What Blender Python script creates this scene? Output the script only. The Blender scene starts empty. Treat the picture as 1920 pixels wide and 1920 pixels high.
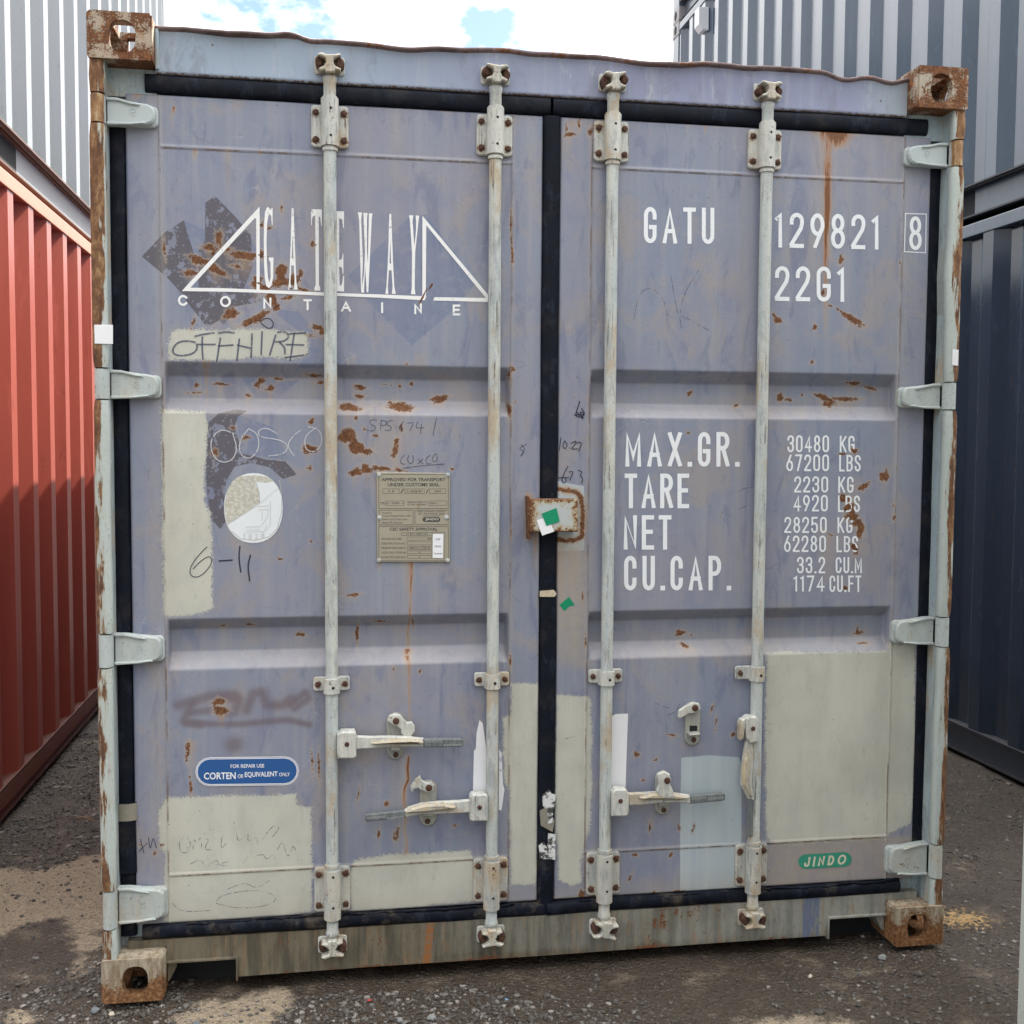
import bpy, bmesh, math, random
import numpy as np
from mathutils import Vector, Matrix
random.seed(7); RS = np.random.RandomState(11)
scene = bpy.context.scene
COL = scene.collection

# ------------------------------------------------------------------ camera
CAM_F = 2095.41; CAM_C = np.array([-0.620037, -3.036499, 1.494079])
YAW, PITCH, ROLL = 0.164658, -0.059004, 0.006269
def _axes():
    cy, sy, cp, sp, ck, sk = math.cos(YAW), math.sin(YAW), math.cos(PITCH), math.sin(PITCH), math.cos(ROLL), math.sin(ROLL)
    f = np.array([sy*cp, cy*cp, sp]); r = np.array([cy, -sy, 0.0]); u = np.cross(r, f)
    return ck*r + sk*u, -sk*r + ck*u, f
R_, U_, F_ = _axes()
camd = bpy.data.cameras.new('camera'); cam = bpy.data.objects.new('camera', camd); COL.objects.link(cam)
camd.sensor_width = 36; camd.sensor_fit = 'HORIZONTAL'; camd.lens = 36*CAM_F/1920
camd.clip_start = 0.05; camd.clip_end = 2000
M = Matrix(((R_[0], U_[0], -F_[0], CAM_C[0]), (R_[1], U_[1], -F_[1], CAM_C[1]), (R_[2], U_[2], -F_[2], CAM_C[2]), (0, 0, 0, 1)))
cam.matrix_world = M
scene.camera = cam

# ------------------------------------------------------------------ light
SUN_D = Vector((1.0, 1.3, 1.93)).normalized()
EL = math.asin(SUN_D.z); AZ = math.atan2(SUN_D.x, SUN_D.y)
sd = bpy.data.lights.new('sun', 'SUN'); sd.energy = 5.0; sd.angle = math.radians(0.5); sd.color = (1.0, 0.95, 0.87)
sun = bpy.data.objects.new('sun', sd); COL.objects.link(sun)
sun.rotation_euler = SUN_D.to_track_quat('Z', 'Y').to_euler(); sun.location = (20, 20, 40)
w = bpy.data.worlds.new('World'); scene.world = w; w.use_nodes = True
nt = w.node_tree; nt.nodes.clear()
wo = nt.nodes.new('ShaderNodeOutputWorld')
sky = nt.nodes.new('ShaderNodeTexSky'); sky.sky_type = 'NISHITA'; sky.sun_disc = False
sky.sun_elevation = EL; sky.sun_rotation = AZ; sky.air_density = 1.0; sky.dust_density = 0.6; sky.ozone_density = 1.2
bg1 = nt.nodes.new('ShaderNodeBackground'); bg1.inputs[1].default_value = 0.07
nt.links.new(sky.outputs[0], bg1.inputs[0])
bg2 = nt.nodes.new('ShaderNodeBackground'); bg2.inputs[0].default_value = (1.0, 0.99, 0.98, 1); bg2.inputs[1].default_value = 1.05
tc = nt.nodes.new('ShaderNodeTexCoord')
mp = nt.nodes.new('ShaderNodeMapping'); mp.inputs['Scale'].default_value = (1, 1, 1.7); mp.inputs['Location'].default_value = (0.35, 0.1, 0.0)
nt.links.new(tc.outputs['Generated'], mp.inputs[0])
nz = nt.nodes.new('ShaderNodeTexNoise'); nz.inputs['Scale'].default_value = 2.6; nz.inputs['Detail'].default_value = 7; nz.inputs['Roughness'].default_value = 0.6
nt.links.new(mp.outputs[0], nz.inputs['Vector'])
rp = nt.nodes.new('ShaderNodeValToRGB'); rp.color_ramp.elements[0].position = 0.395; rp.color_ramp.elements[1].position = 0.505
nt.links.new(nz.outputs['Fac'], rp.inputs[0])
mx = nt.nodes.new('ShaderNodeMixShader')
nt.links.new(rp.outputs[0], mx.inputs[0]); nt.links.new(bg1.outputs[0], mx.inputs[1]); nt.links.new(bg2.outputs[0], mx.inputs[2])
nt.links.new(mx.outputs[0], wo.inputs[0])
sx_ = nt.nodes.new('ShaderNodeSeparateXYZ'); nt.links.new(tc.outputs['Generated'], sx_.inputs[0])
mr = nt.nodes.new('ShaderNodeMapRange'); nt.links.new(sx_.outputs[2], mr.inputs[0])      # overcast cloud: brighter towards the zenith
mr.inputs[1].default_value = 0.0; mr.inputs[2].default_value = 0.9; mr.inputs[3].default_value = 0.30; mr.inputs[4].default_value = 1.85
dp = nt.nodes.new('ShaderNodeVectorMath'); dp.operation = 'DOT_PRODUCT'; nt.links.new(tc.outputs['Generated'], dp.inputs[0]); dp.inputs[1].default_value = SUN_D
m2 = nt.nodes.new('ShaderNodeMapRange'); nt.links.new(dp.outputs['Value'], m2.inputs[0]); m2.interpolation_type = 'SMOOTHSTEP'   # thin cloud glows towards the sun
m2.inputs[1].default_value = 0.05; m2.inputs[2].default_value = 1.0; m2.inputs[3].default_value = 0.60; m2.inputs[4].default_value = 1.7
m3 = nt.nodes.new('ShaderNodeMath'); m3.operation = 'MULTIPLY'; nt.links.new(mr.outputs[0], m3.inputs[0]); nt.links.new(m2.outputs[0], m3.inputs[1])
nt.links.new(m3.outputs[0], bg2.inputs[1])
scene.view_settings.view_transform = 'Standard'; scene.view_settings.look = 'None'
scene.view_settings.gamma = 1.0; scene.view_settings.use_curve_mapping = False
scene.view_settings.exposure = 1.57
scene.render.engine = 'CYCLES'

# ------------------------------------------------------------------ pixel helpers (photo pixels 1920 wide -> points on real planes)
def ray(px, py): return F_ + (px-960)/CAM_F*R_ - (py-960)/CAM_F*U_
def onY(px, py, Y):
    d = ray(px, py); p = CAM_C + (Y-CAM_C[1])/d[1]*d; return (p[0], p[2])
def onX(px, py, X):
    d = ray(px, py); p = CAM_C + (X-CAM_C[0])/d[0]*d; return (p[1], p[2])
def onG(px, py):
    d = ray(px, py); p = CAM_C - CAM_C[2]/d[2]*d; return (p[0], p[1])
def PY(pts, Y): return [onY(x, y, Y) for x, y in pts]

# ------------------------------------------------------------------ mesh builder
class MB:
    def __init__(s): s.v = []; s.f = []; s.m = []; s.sm = []
    def add(s, vs, fs, mat=0, smooth=False):
        o = len(s.v); s.v += [tuple(p) for p in vs]
        for f in fs: s.f.append(tuple(i+o for i in f)); s.m.append(mat); s.sm.append(smooth)
    def box(s, x0, x1, y0, y1, z0, z1, mat=0, b=0.0):
        if b <= 0:
            vs = [(x, y, z) for x in (x0, x1) for y in (y0, y1) for z in (z0, z1)]
            s.add(vs, [(0, 1, 3, 2), (4, 6, 7, 5), (0, 4, 5, 1), (2, 3, 7, 6), (0, 2, 6, 4), (1, 5, 7, 3)], mat); return
        bm = bmesh.new(); bmesh.ops.create_cube(bm, size=1)
        for v in bm.verts: v.co = Vector(((x0+x1)/2+v.co.x*(x1-x0), (y0+y1)/2+v.co.y*(y1-y0), (z0+z1)/2+v.co.z*(z1-z0)))
        bmesh.ops.bevel(bm, geom=bm.edges[:], offset=b, segments=2, affect='EDGES', profile=0.6)
        s.bm(bm, mat)
    def bm(s, bm, mat=0, smooth=False, mtx=None):
        bm.verts.index_update()
        s.add([(mtx @ v.co if mtx else v.co)[:] for v in bm.verts], [[v.index for v in f.verts] for f in bm.faces], mat, smooth); bm.free()
    def prism(s, out, y0, y1, mat=0, b=0.002, axis='y'):
        """outline in (x,z), front at y0 (near), back at y1, chamfered front"""
        n = len(out); a = sum(out[i][0]*out[(i+1) % n][1]-out[(i+1) % n][0]*out[i][1] for i in range(n))
        if a < 0: out = out[::-1]
        def inset(d):
            r = []
            for i in range(n):
                p0, p1, p2 = Vector(out[i-1]), Vector(out[i]), Vector(out[(i+1) % n])
                e1 = (p1-p0); e2 = (p2-p1)
                if e1.length < 1e-9 or e2.length < 1e-9: r.append(p1[:]); continue
                e1.normalize(); e2.normalize()
                n1 = Vector((-e1.y, e1.x)); n2 = Vector((-e2.y, e2.x)); m = n1+n2
                if m.length < 1e-6: r.append(p1[:]); continue
                m.normalize(); k = d/max(0.45, m.dot(n1)); r.append((p1.x+m.x*k, p1.y+m.y*k))
            return r
        f = inset(b) if b else out
        sg = 1 if y1 > y0 else -1
        lv = [(y0, f)] + ([(y0+sg*b, out)] if b else []) + [(y1, out)]
        vs = []; fs = []
        for y, o in lv: vs += [(p[0], y, p[1]) for p in o]
        fr = list(range(n)); fs.append(fr)
        for L in range(len(lv)-1):
            for i in range(n):
                j = (i+1) % n; fs.append((L*n+i, (L+1)*n+i, (L+1)*n+j, L*n+j))
        fs.append([(len(lv)-1)*n+i for i in reversed(range(n))])
        if axis == 'x': vs = [(y, x, z) for x, y, z in vs]
        s.add(vs, fs, mat)
    def tube(s, pts, rad, n=12, mat=0, cap=True, sx=1.0):
        pts = [Vector(p) for p in pts]; rs = rad if hasattr(rad, '__len__') else [rad]*len(pts)
        vs = []; fs = []
        for i, p in enumerate(pts):
            t = (pts[min(i+1, len(pts)-1)]-pts[max(i-1, 0)])
            if t.length < 1e-9: t = Vector((0, 0, 1))
            t.normalize(); up = Vector((0, 1, 0)) if abs(t.y) < 0.9 else Vector((1, 0, 0))
            a = t.cross(up).normalized(); b = t.cross(a).normalized()
            for k in range(n):
                th = 2*math.pi*k/n; vs.append(p+a*math.cos(th)*rs[i]+b*math.sin(th)*rs[i])
        for i in range(len(pts)-1):
            for k in range(n):
                k2 = (k+1) % n; fs.append((i*n+k, i*n+k2, (i+1)*n+k2, (i+1)*n+k))
        s.add(vs, fs, mat, True)
        if cap:
            s.add(vs[:n], [list(range(n))[::-1]], mat); s.add(vs[-n:], [list(range(n))], mat)
    def dome(s, x, y, z, r, h, mat=0, n=8):
        """bolt head on a plane facing -Y"""
        vs = []; fs = []
        for rr, yy in ((1, 0), (1, .55), (.75, .85), (.35, 1)):
            for k in range(n): a = 2*math.pi*k/n; vs.append((x+rr*r*math.cos(a), y-yy*h, z+rr*r*math.sin(a)))
        for i in range(3):
            for k in range(n): k2 = (k+1) % n; fs.append((i*n+k, i*n+k2, (i+1)*n+k2, (i+1)*n+k))
        fs.append([3*n+k for k in range(n)])
        s.add(vs, fs, mat, False)
    def obj(s, name, mats, parent=None):
        me = bpy.data.meshes.new(name); me.from_pydata(s.v, [], s.f)
        for m in (mats if isinstance(mats, (list, tuple)) else [mats]): me.materials.append(m)
        me.polygons.foreach_set('material_index', s.m); me.polygons.foreach_set('use_smooth', s.sm)
        me.update(); o = bpy.data.objects.new(name, me); COL.objects.link(o)
        if parent: o.parent = parent
        return o
def fixn(o):
    bm = bmesh.new(); bm.from_mesh(o.data); bmesh.ops.recalc_face_normals(bm, faces=bm.faces[:]); bm.to_mesh(o.data); bm.free(); return o
def empty(name, loc, label, cat, group=None):
    o = bpy.data.objects.new(name, None); COL.objects.link(o); o.location = loc; o.empty_display_size = 0.2
    o['label'] = label; o['category'] = cat
    if group: o['group'] = group
    return o
def rrect(x0, x1, z0, z1, r, n=4):
    out = []
    for cx, cz, a0 in ((x1-r, z1-r, 0), (x0+r, z1-r, 90), (x0+r, z0+r, 180), (x1-r, z0+r, 270)):
        for k in range(n+1): a = math.radians(a0+90*k/n); out.append((cx+r*math.cos(a), cz+r*math.sin(a)))
    return out

# ------------------------------------------------------------------ node DSL
class G:
    def __init__(s, name):
        s.mat = bpy.data.materials.new(name); s.mat.use_nodes = True; s.t = s.mat.node_tree
        s.b = s.t.nodes['Principled BSDF']; s._c = None
    def n(s, t, **k):
        q = s.t.nodes.new(t)
        for a, v in k.items(): setattr(q, a, v)
        return q
    def lk(s, v, sock):
        if isinstance(v, bpy.types.NodeSocket): s.t.links.new(v, sock)
        elif v is not None:
            if isinstance(v, (tuple, list)) and sock.type == 'RGBA': v = tuple(v)+(1,)*(4-len(v))
            elif isinstance(v, (int, float)) and sock.type == 'RGBA': v = (v, v, v, 1)
            sock.default_value = v
    def co(s):
        if not s._c: s._c = s.n('ShaderNodeTexCoord').outputs['Object']
        return s._c
    def map(s, sc, v=None, loc=(0, 0, 0)):
        m = s.n('ShaderNodeMapping'); s.lk(v or s.co(), m.inputs[0]); m.inputs['Scale'].default_value = sc; m.inputs['Location'].default_value = loc
        return m.outputs[0]
    def noise(s, scale, detail=4, rough=0.55, v=None, dist=0.0):
        q = s.n('ShaderNodeTexNoise'); s.lk(v or s.co(), q.inputs['Vector']); q.inputs['Scale'].default_value = scale
        q.inputs['Detail'].default_value = detail; q.inputs['Roughness'].default_value = rough; q.inputs['Distortion'].default_value = dist
        return q.outputs['Fac']
    def vor(s, scale, v=None, out='Distance', feature='F1', rnd=1.0):
        q = s.n('ShaderNodeTexVoronoi', feature=feature); s.lk(v or s.co(), q.inputs['Vector']); q.inputs['Scale'].default_value = scale
        q.inputs['Randomness'].default_value = rnd
        return q.outputs[out]
    def attr(s, name):
        q = s.n('ShaderNodeAttribute'); q.attribute_name = name; return q.outputs['Fac']
    def m(s, op, a, b=None, c=None, clamp=False):
        q = s.n('ShaderNodeMath', operation=op, use_clamp=clamp); s.lk(a, q.inputs[0]); s.lk(b, q.inputs[1])
        if c is not None: s.lk(c, q.inputs[2])
        return q.outputs[0]
    def step(s, x, a, b):
        """smooth map x from a->0 to b->1"""
        q = s.n('ShaderNodeMapRange', interpolation_type='SMOOTHSTEP'); s.lk(x, q.inputs[0])
        if a < b: q.inputs[1].default_value = a; q.inputs[2].default_value = b
        else:
            q.inputs[1].default_value = b; q.inputs[2].default_value = a; q.inputs[3].default_value = 1; q.inputs[4].default_value = 0
        return q.outputs[0]
    def mix(s, f, a, b):
        q = s.n('ShaderNodeMix', data_type='RGBA'); s.lk(f, q.inputs[0]); s.lk(a, q.inputs[6]); s.lk(b, q.inputs[7]); return q.outputs[2]
    def fmix(s, f, a, b):
        q = s.n('ShaderNodeMix', data_type='FLOAT'); s.lk(f, q.inputs[0]); s.lk(a, q.inputs[2]); s.lk(b, q.inputs[3]); return q.outputs[0]
    def ramp(s, f, *st):
        q = s.n('ShaderNodeValToRGB'); s.lk(f, q.inputs[0]); e = q.color_ramp.elements
        while len(e) < len(st): e.new(0.5)
        for el, (p, c) in zip(e, st): el.position = p; el.color = tuple(c)+(1,)
        return q.outputs[0]
    def xyz(s):
        q = s.n('ShaderNodeSeparateXYZ'); s.lk(s.co(), q.inputs[0]); return q.outputs
    def bump(s, h, strength=0.3, dist=0.002, prev=None):
        q = s.n('ShaderNodeBump'); q.inputs['Strength'].default_value = strength; q.inputs['Distance'].default_value = dist
        s.lk(h, q.inputs['Height']);
        if prev: s.lk(prev, q.inputs['Normal'])
        return q.outputs[0]
    def out(s, col=None, rough=None, metal=None, normal=None, spec=None, alpha=None):
        for v, k in ((col, 'Base Color'), (rough, 'Roughness'), (metal, 'Metallic'), (normal, 'Normal'), (spec, 'Specular IOR Level'), (alpha, 'Alpha')):
            if v is not None: s.lk(v, s.b.inputs[k])
        return s.mat

RUST1 = (0.155, 0.064, 0.027); RUST2 = (0.060, 0.027, 0.016); RUST3 = (0.27, 0.125, 0.050)
def rustcol(g, sc=1.0):
    return g.ramp(g.noise(150*sc, 6, 0.78), (0.36, RUST2), (0.52, RUST1), (0.68, RUST3))

# --- door paint -----------------------------------------------------------
def mat_door():
    g = G('door_paint')
    n1 = g.noise(2.2, 5); n2 = g.noise(9, 5, 0.6); st = g.noise(1, 5, 0.65, g.map((26, 26, 0.9)))
    fine = g.noise(240, 3)
    base = g.mix(g.step(n1, 0.3, 0.7), (0.212, 0.242, 0.318), (0.242, 0.244, 0.298))
    base = g.mix(g.m('MULTIPLY', g.step(st, 0.42, 0.70), 0.60), base, (0.300, 0.306, 0.335))
    base = g.mix(g.m('MULTIPLY', g.step(n2, 0.5, 0.72), 0.5), base, (0.185, 0.205, 0.30))
    blot = g.noise(6, 6, 0.7, None, .6)
    base = g.mix(g.m('MULTIPLY', g.step(blot, 0.50, 0.66), 0.60), base, (0.315, 0.275, 0.255))
    smear = g.noise(1, 5, .65, g.map((18, 18, 5), None, (3, 0, 1)), .8)
    base = g.mix(g.m('MULTIPLY', g.step(smear, 0.53, 0.66), 0.60), base, (0.145, 0.165, 0.255))
    speck = g.noise(150, 4, .75)
    base = g.mix(g.m('MULTIPLY', g.step(speck, 0.58, 0.68), 0.40), base, (0.13, 0.12, 0.13))
    base = g.mix(g.m('MULTIPLY', g.step(speck, 0.36, 0.28), 0.25), base, (0.42, 0.43, 0.46))
    def hair(sc, mask, lo, w_, seed, k, c):
        q = g.m('ABSOLUTE', g.m('SUBTRACT', g.noise(1, 2, .45, g.map((sc[0], sc[0], sc[1]), None, (seed, seed*2, seed*3)), .35), .5))
        return g.mix(g.m('MULTIPLY', g.m('MULTIPLY', g.step(q, w_, w_*.3), g.step(g.noise(mask, 4, .6, g.map((1, 1, 1), None, (seed, 0, 7))), lo, lo+.06)), k), base, c)
    base = hair((9, 2.5), 9, .55, .006, 3, .30, (0.12, 0.125, 0.20))
    base = hair((2.5, 8), 11, .56, .005, 8, .30, (0.13, 0.13, 0.19))
    base = hair((10, 10), 8, .57, .005, 14, .30, (0.42, 0.42, 0.46))
    rgh = g.fmix(n2, 0.38, 0.55)
    # scuffs: thin dark and pale scratches
    sc = g.noise(1, 3, 0.5, g.map((90, 90, 12)), 1.2)
    base = g.mix(g.m('MULTIPLY', g.m('MULTIPLY', g.step(sc, 0.70, 0.76), g.step(n2, 0.45, 0.6)), 0.55), base, (0.12, 0.12, 0.20))
    # low wear band with smears
    z = g.xyz()[2]
    low = g.m('MULTIPLY', g.step(z, 1.0, 0.45), g.step(g.noise(14, 5, 0.65, g.map((1, 1, 0.45))), 0.48, 0.66))
    base = g.mix(g.m('MULTIPLY', low, 0.42), base, (0.175, 0.19, 0.285))
    # dark adhesive film
    wob = g.m('MULTIPLY', g.m('SUBTRACT', g.noise(130, 4, 0.7), 0.5), 0.012)
    f2 = g.step(g.m('ADD', g.attr('film_blue'), g.m('MULTIPLY', wob, .25)), 0.0006, -0.0006)
    base = g.mix(g.m('MULTIPLY', f2, g.fmix(g.step(g.noise(45, 3), .52, .66), 0.55, 0.25)), base, (0.13, 0.165, 0.27))
    f1 = g.step(g.m('ADD', g.attr('film'), g.m('MULTIPLY', wob, .35)), 0.0007, -0.0007)
    bub = g.step(g.vor(95), 0.16, 0.24); bub2 = g.step(g.noise(38, 3, 0.6), 0.62, 0.58)
    f1s = g.m('MULTIPLY', g.m('MULTIPLY', f1, bub), bub2)
    base = g.mix(g.m('MULTIPLY', f1, 0.35), base, (0.14, 0.145, 0.21))
    base = g.mix(g.m('MULTIPLY', f1s, 0.88), base, (0.085, 0.076, 0.090))
    # pale blue repair paint and cream repair paint
    pf = g.step(g.m('ADD', g.attr('pale'), g.m('MULTIPLY', wob, .5)), 0.0008, -0.0008)
    base = g.mix(g.m('MULTIPLY', pf, 0.88), base, g.mix(g.step(st, .4, .7), (0.40, 0.47, 0.50), (0.47, 0.52, 0.53)))
    roll = g.noise(110, 2, 0.5)
    wobc = g.m('MULTIPLY', g.m('SUBTRACT', g.noise(210, 5, 0.85), 0.5), 0.055)
    cs = g.attr('cream')
    feather = g.m('MULTIPLY', g.m('SUBTRACT', g.noise(22, 2), 0.42), 0.014)
    cf = g.step(g.m('ADD', g.m('ADD', cs, wobc), feather), 0.0007, -0.0007)
    creamc = g.mix(g.step(n2, .35, .7), (0.51, 0.505, 0.435), (0.45, 0.45, 0.395))
    creamc = g.mix(g.m('MULTIPLY', g.step(g.noise(1, 5, .7, g.map((24, 24, 6))), .50, .66), 0.40), creamc, (0.40, 0.395, 0.335))
    creamc = g.mix(g.m('MULTIPLY', g.step(g.noise(1, 5, .75, g.map((55, 55, 30), None, (2, 0, 7)), .5), .58, .66), 0.35), creamc, (0.33, 0.325, 0.30))
    creamc = g.mix(g.m('MULTIPLY', g.step(g.noise(1, 4, .6, g.map((9, 9, 2.5), None, (9, 0, 2))), .52, .68), 0.30), creamc, (0.60, 0.60, 0.54))
    base = g.mix(cf, base, creamc)
    rgh = g.fmix(cf, rgh, 0.5)
    # dirt
    dirt = g.m('MULTIPLY', g.attr('dirt'), g.fmix(g.noise(22, 5, .65), 0.25, 1.25), clamp=True)
    base = g.mix(dirt, base, g.mix(g.noise(60, 3), (0.30, 0.245, 0.185), (0.40, 0.35, 0.29)))
    # seams
    seam = g.m('MULTIPLY', g.step(g.attr('seam'), 0.0032, 0.0012), g.step(g.noise(1, 4, .7, g.map((30, 30, 9))), 0.46, 0.58))
    base = g.mix(g.m('MULTIPLY', seam, .75), base, g.mix(g.noise(25, 2), (0.10, 0.085, 0.09), (0.20, 0.11, 0.05)))
    # spray paint
    sp = g.m('MULTIPLY', g.attr('spray'), g.fmix(g.noise(300, 2), .75, 1.1), clamp=True)
    base = g.mix(g.m('MULTIPLY', sp, 0.85), base, (0.13, 0.095, 0.11))
    # rust stains
    stn = g.m('MULTIPLY', g.attr('stain'), g.fmix(g.step(g.noise(1, 5, .75, g.map((75, 75, 6))), .36, .64), 0.45, 1.3), clamp=True)
    base = g.mix(stn, base, g.ramp(stn, (0.0, (0.42, 0.36, 0.29)), (0.35, (0.43, 0.275, 0.125)), (0.8, (0.34, 0.145, 0.042)), (1.0, (0.17, 0.065, 0.022))))
    # rust scabs: signed distance broken by two scales of noise
    rw = g.m('ADD', g.m('MULTIPLY', g.m('SUBTRACT', g.noise(110, 5, .72), .5), 0.020), g.m('MULTIPLY', g.m('SUBTRACT', g.noise(330, 4, .8), .5), 0.016))
    rd = g.m('ADD', g.attr('rust'), rw)
    halo = g.step(rd, 0.0065, 0.0)
    base = g.mix(g.m('MULTIPLY', halo, 0.55), base, (0.42, 0.33, 0.25))
    rf = g.step(rd, 0.0004, -0.0008)
    base = g.mix(rf, base, rustcol(g))
    # tiny chips
    chip = g.m('MAXIMUM', g.m('MULTIPLY', g.step(g.vor(17), 0.05, 0.028), g.step(g.noise(5, 2), .48, .56)), g.m('MULTIPLY', g.step(g.vor(34), 0.075, 0.04), g.step(g.noise(3.2, 3, .6, g.map((1, 1, 1), None, (4, 1, 9))), .52, .62)))
    base = g.mix(g.m('MULTIPLY', chip, .8), base, (0.13, 0.075, 0.05))
    rgh = g.fmix(rf, rgh, 0.9)
    h = g.m('ADD', g.m('MULTIPLY', g.m('MULTIPLY', rf, g.noise(260, 3)), 1.2), g.m('MULTIPLY', cf, g.m('ADD', .35, g.m('MULTIPLY', roll, .35))))
    h = g.m('ADD', h, g.m('MULTIPLY', fine, .06))
    h = g.m('ADD', h, g.step(g.attr('seam'), 0.004, 0.0015))
    return g.out(base, rgh, normal=g.bump(h, 0.55, 0.0014), spec=0.45)

def mat_casting():
    g = G('casting_rust')
    a = g.noise(14, 6, .65); b = g.noise(190, 4, .75); c = g.noise(5, 3)
    col = rustcol(g, .8)
    pale = g.m('MULTIPLY', g.step(g.m('ADD', a, g.m('MULTIPLY', g.m('SUBTRACT', b, .5), .5)), .50, .56), 1.0)
    col = g.mix(pale, col, g.mix(c, (0.36, 0.36, 0.31), (0.42, 0.30, 0.20)))
    col = g.mix(g.step(b, .62, .68), col, (0.07, 0.03, 0.02))
    col = g.mix(g.m('MULTIPLY', g.step(g.noise(30, 4), .55, .7), .6), col, (0.30, 0.12, 0.04))
    return g.out(col, 0.85, normal=g.bump(g.m('ADD', g.m('MULTIPLY', b, .5), g.m('MULTIPLY', pale, .5)), .6, .002), spec=.3)
def mat_casting_low():
    g = G('casting_dirty')
    a = g.noise(9, 6, .65); b = g.noise(120, 5, .75); z = g.xyz()[2]
    base = g.mix(g.step(g.noise(1, 6, .75, g.map((40, 40, 9))), .38, .62), (0.22, 0.165, 0.105), (0.42, 0.365, 0.28))
    xr = g.m('MULTIPLY', g.step(g.xyz()[0], -.5, .5), .45)
    r = g.m('ADD', g.m('ADD', g.m('MULTIPLY', g.m('SUBTRACT', a, .5), 2.2), g.m('MULTIPLY', g.m('SUBTRACT', b, .5), 1.8)), g.m('ADD', xr, g.step(z, .105, .0)))
    col = g.mix(g.step(r, .42, .62), base, g.ramp(g.noise(90, 6, .8), (.34, (.055, .027, .018)), (.5, (.19, .085, .035)), (.66, (.36, .22, .11))))
    return g.out(col, .85, normal=g.bump(b, .8, .0025), spec=.25)
def mat_post():
    g = G('post_rust_paint')
    X = g.m('ABSOLUTE', g.xyz()[0]); z = g.xyz()[2]; xs = g.xyz()[0]
    a = g.noise(1, 6, .65, g.map((60, 60, 7))); b = g.noise(90, 5, .7); c = g.noise(1, 4, .6, g.map((8, 8, 2.2)))
    pale = g.mix(b, (0.46, 0.52, 0.52), (0.40, 0.43, 0.38))
    edge = g.step(X, 1.186, 1.203)                # outer edge worn to rust
    hi = g.m('MULTIPLY', g.step(z, 1.5, 2.3), g.step(xs, 0.0, -0.5))
    r = g.m('ADD', g.m('ADD', g.m('MULTIPLY', edge, .42), g.m('MULTIPLY', hi, .5)), g.m('ADD', g.m('MULTIPLY', g.m('SUBTRACT', a, .5), 2.4), g.m('MULTIPLY', g.m('SUBTRACT', c, .5), 1.3)))
    inner = g.step(X, 1.183, 1.177)
    r = g.m('SUBTRACT', r, g.m('MULTIPLY', inner, .5))
    rf = g.step(r, .18, .30)
    stain = g.step(r, .0, .3)
    pale = g.mix(g.m('MULTIPLY', stain, .5), pale, (0.34, 0.25, 0.14))
    rustc = g.ramp(g.noise(1, 6, .75, g.map((55, 55, 22))), (.3, (0.05, 0.028, 0.022)), (.5, (0.16, 0.075, 0.035)), (.68, (0.36, 0.22, 0.11)))
    col = g.mix(rf, pale, rustc)
    col = g.mix(g.m('MULTIPLY', g.step(g.noise(120, 4, .8), .60, .68), .7), col, (.075, .05, .04))
    return g.out(col, .75, normal=g.bump(g.m('SUBTRACT', g.m('MULTIPLY', b, .4), g.m('MULTIPLY', rf, .6)), .5, .0016), spec=.3)
def mat_galv(name, c1, c2, rusty=.1, scale=1.0, dirt=.6, tanm=.85, crk=.85):
    g = G(name)
    a = g.noise(1, 6, .7, g.map((50*scale, 50*scale, 3*scale))); b = g.noise(60*scale, 6, .75); c = g.noise(6*scale, 5, .65)
    col = g.mix(g.step(a, .35, .65), c1, c2)
    gd = g.step(g.m('ADD', g.noise(1, 6, .75, g.map((34*scale, 34*scale, 9*scale))), g.m('MULTIPLY', g.m('SUBTRACT', c, .5), .5)), .47, .62)
    col = g.mix(g.m('MULTIPLY', gd, dirt), col, g.mix(b, (0.19, 0.215, 0.235), (0.33, 0.35, 0.35)))
    tan = g.m('MULTIPLY', g.step(g.noise(8*scale, 6, .72, g.map((1, 1, .5), None, (5, 2, 1))), .50, .64), tanm)
    col = g.mix(tan, col, g.mix(b, (0.36, 0.27, 0.17), (0.50, 0.43, 0.32)))
    cr = g.step(g.noise(1, 5, .75, g.map((190, 190, 7)), .4), .575, .615)
    col = g.mix(g.m('MULTIPLY', g.m('MULTIPLY', cr, g.step(c, .45, .55)), crk), col, (0.105, 0.072, 0.055))
    col = g.mix(g.m('MULTIPLY', g.step(g.noise(150*scale, 5, .82), .575, .64), .6), col, (0.125, 0.11, 0.10))
    r = g.step(g.m('ADD', g.noise(20*scale, 7, .78), rusty), .64, .70)
    col = g.mix(r, col, rustcol(g))
    return g.out(col, .6, normal=g.bump(g.m('ADD', b, g.m('MULTIPLY', cr, -.6)), .5, .0012), spec=.35)
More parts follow.
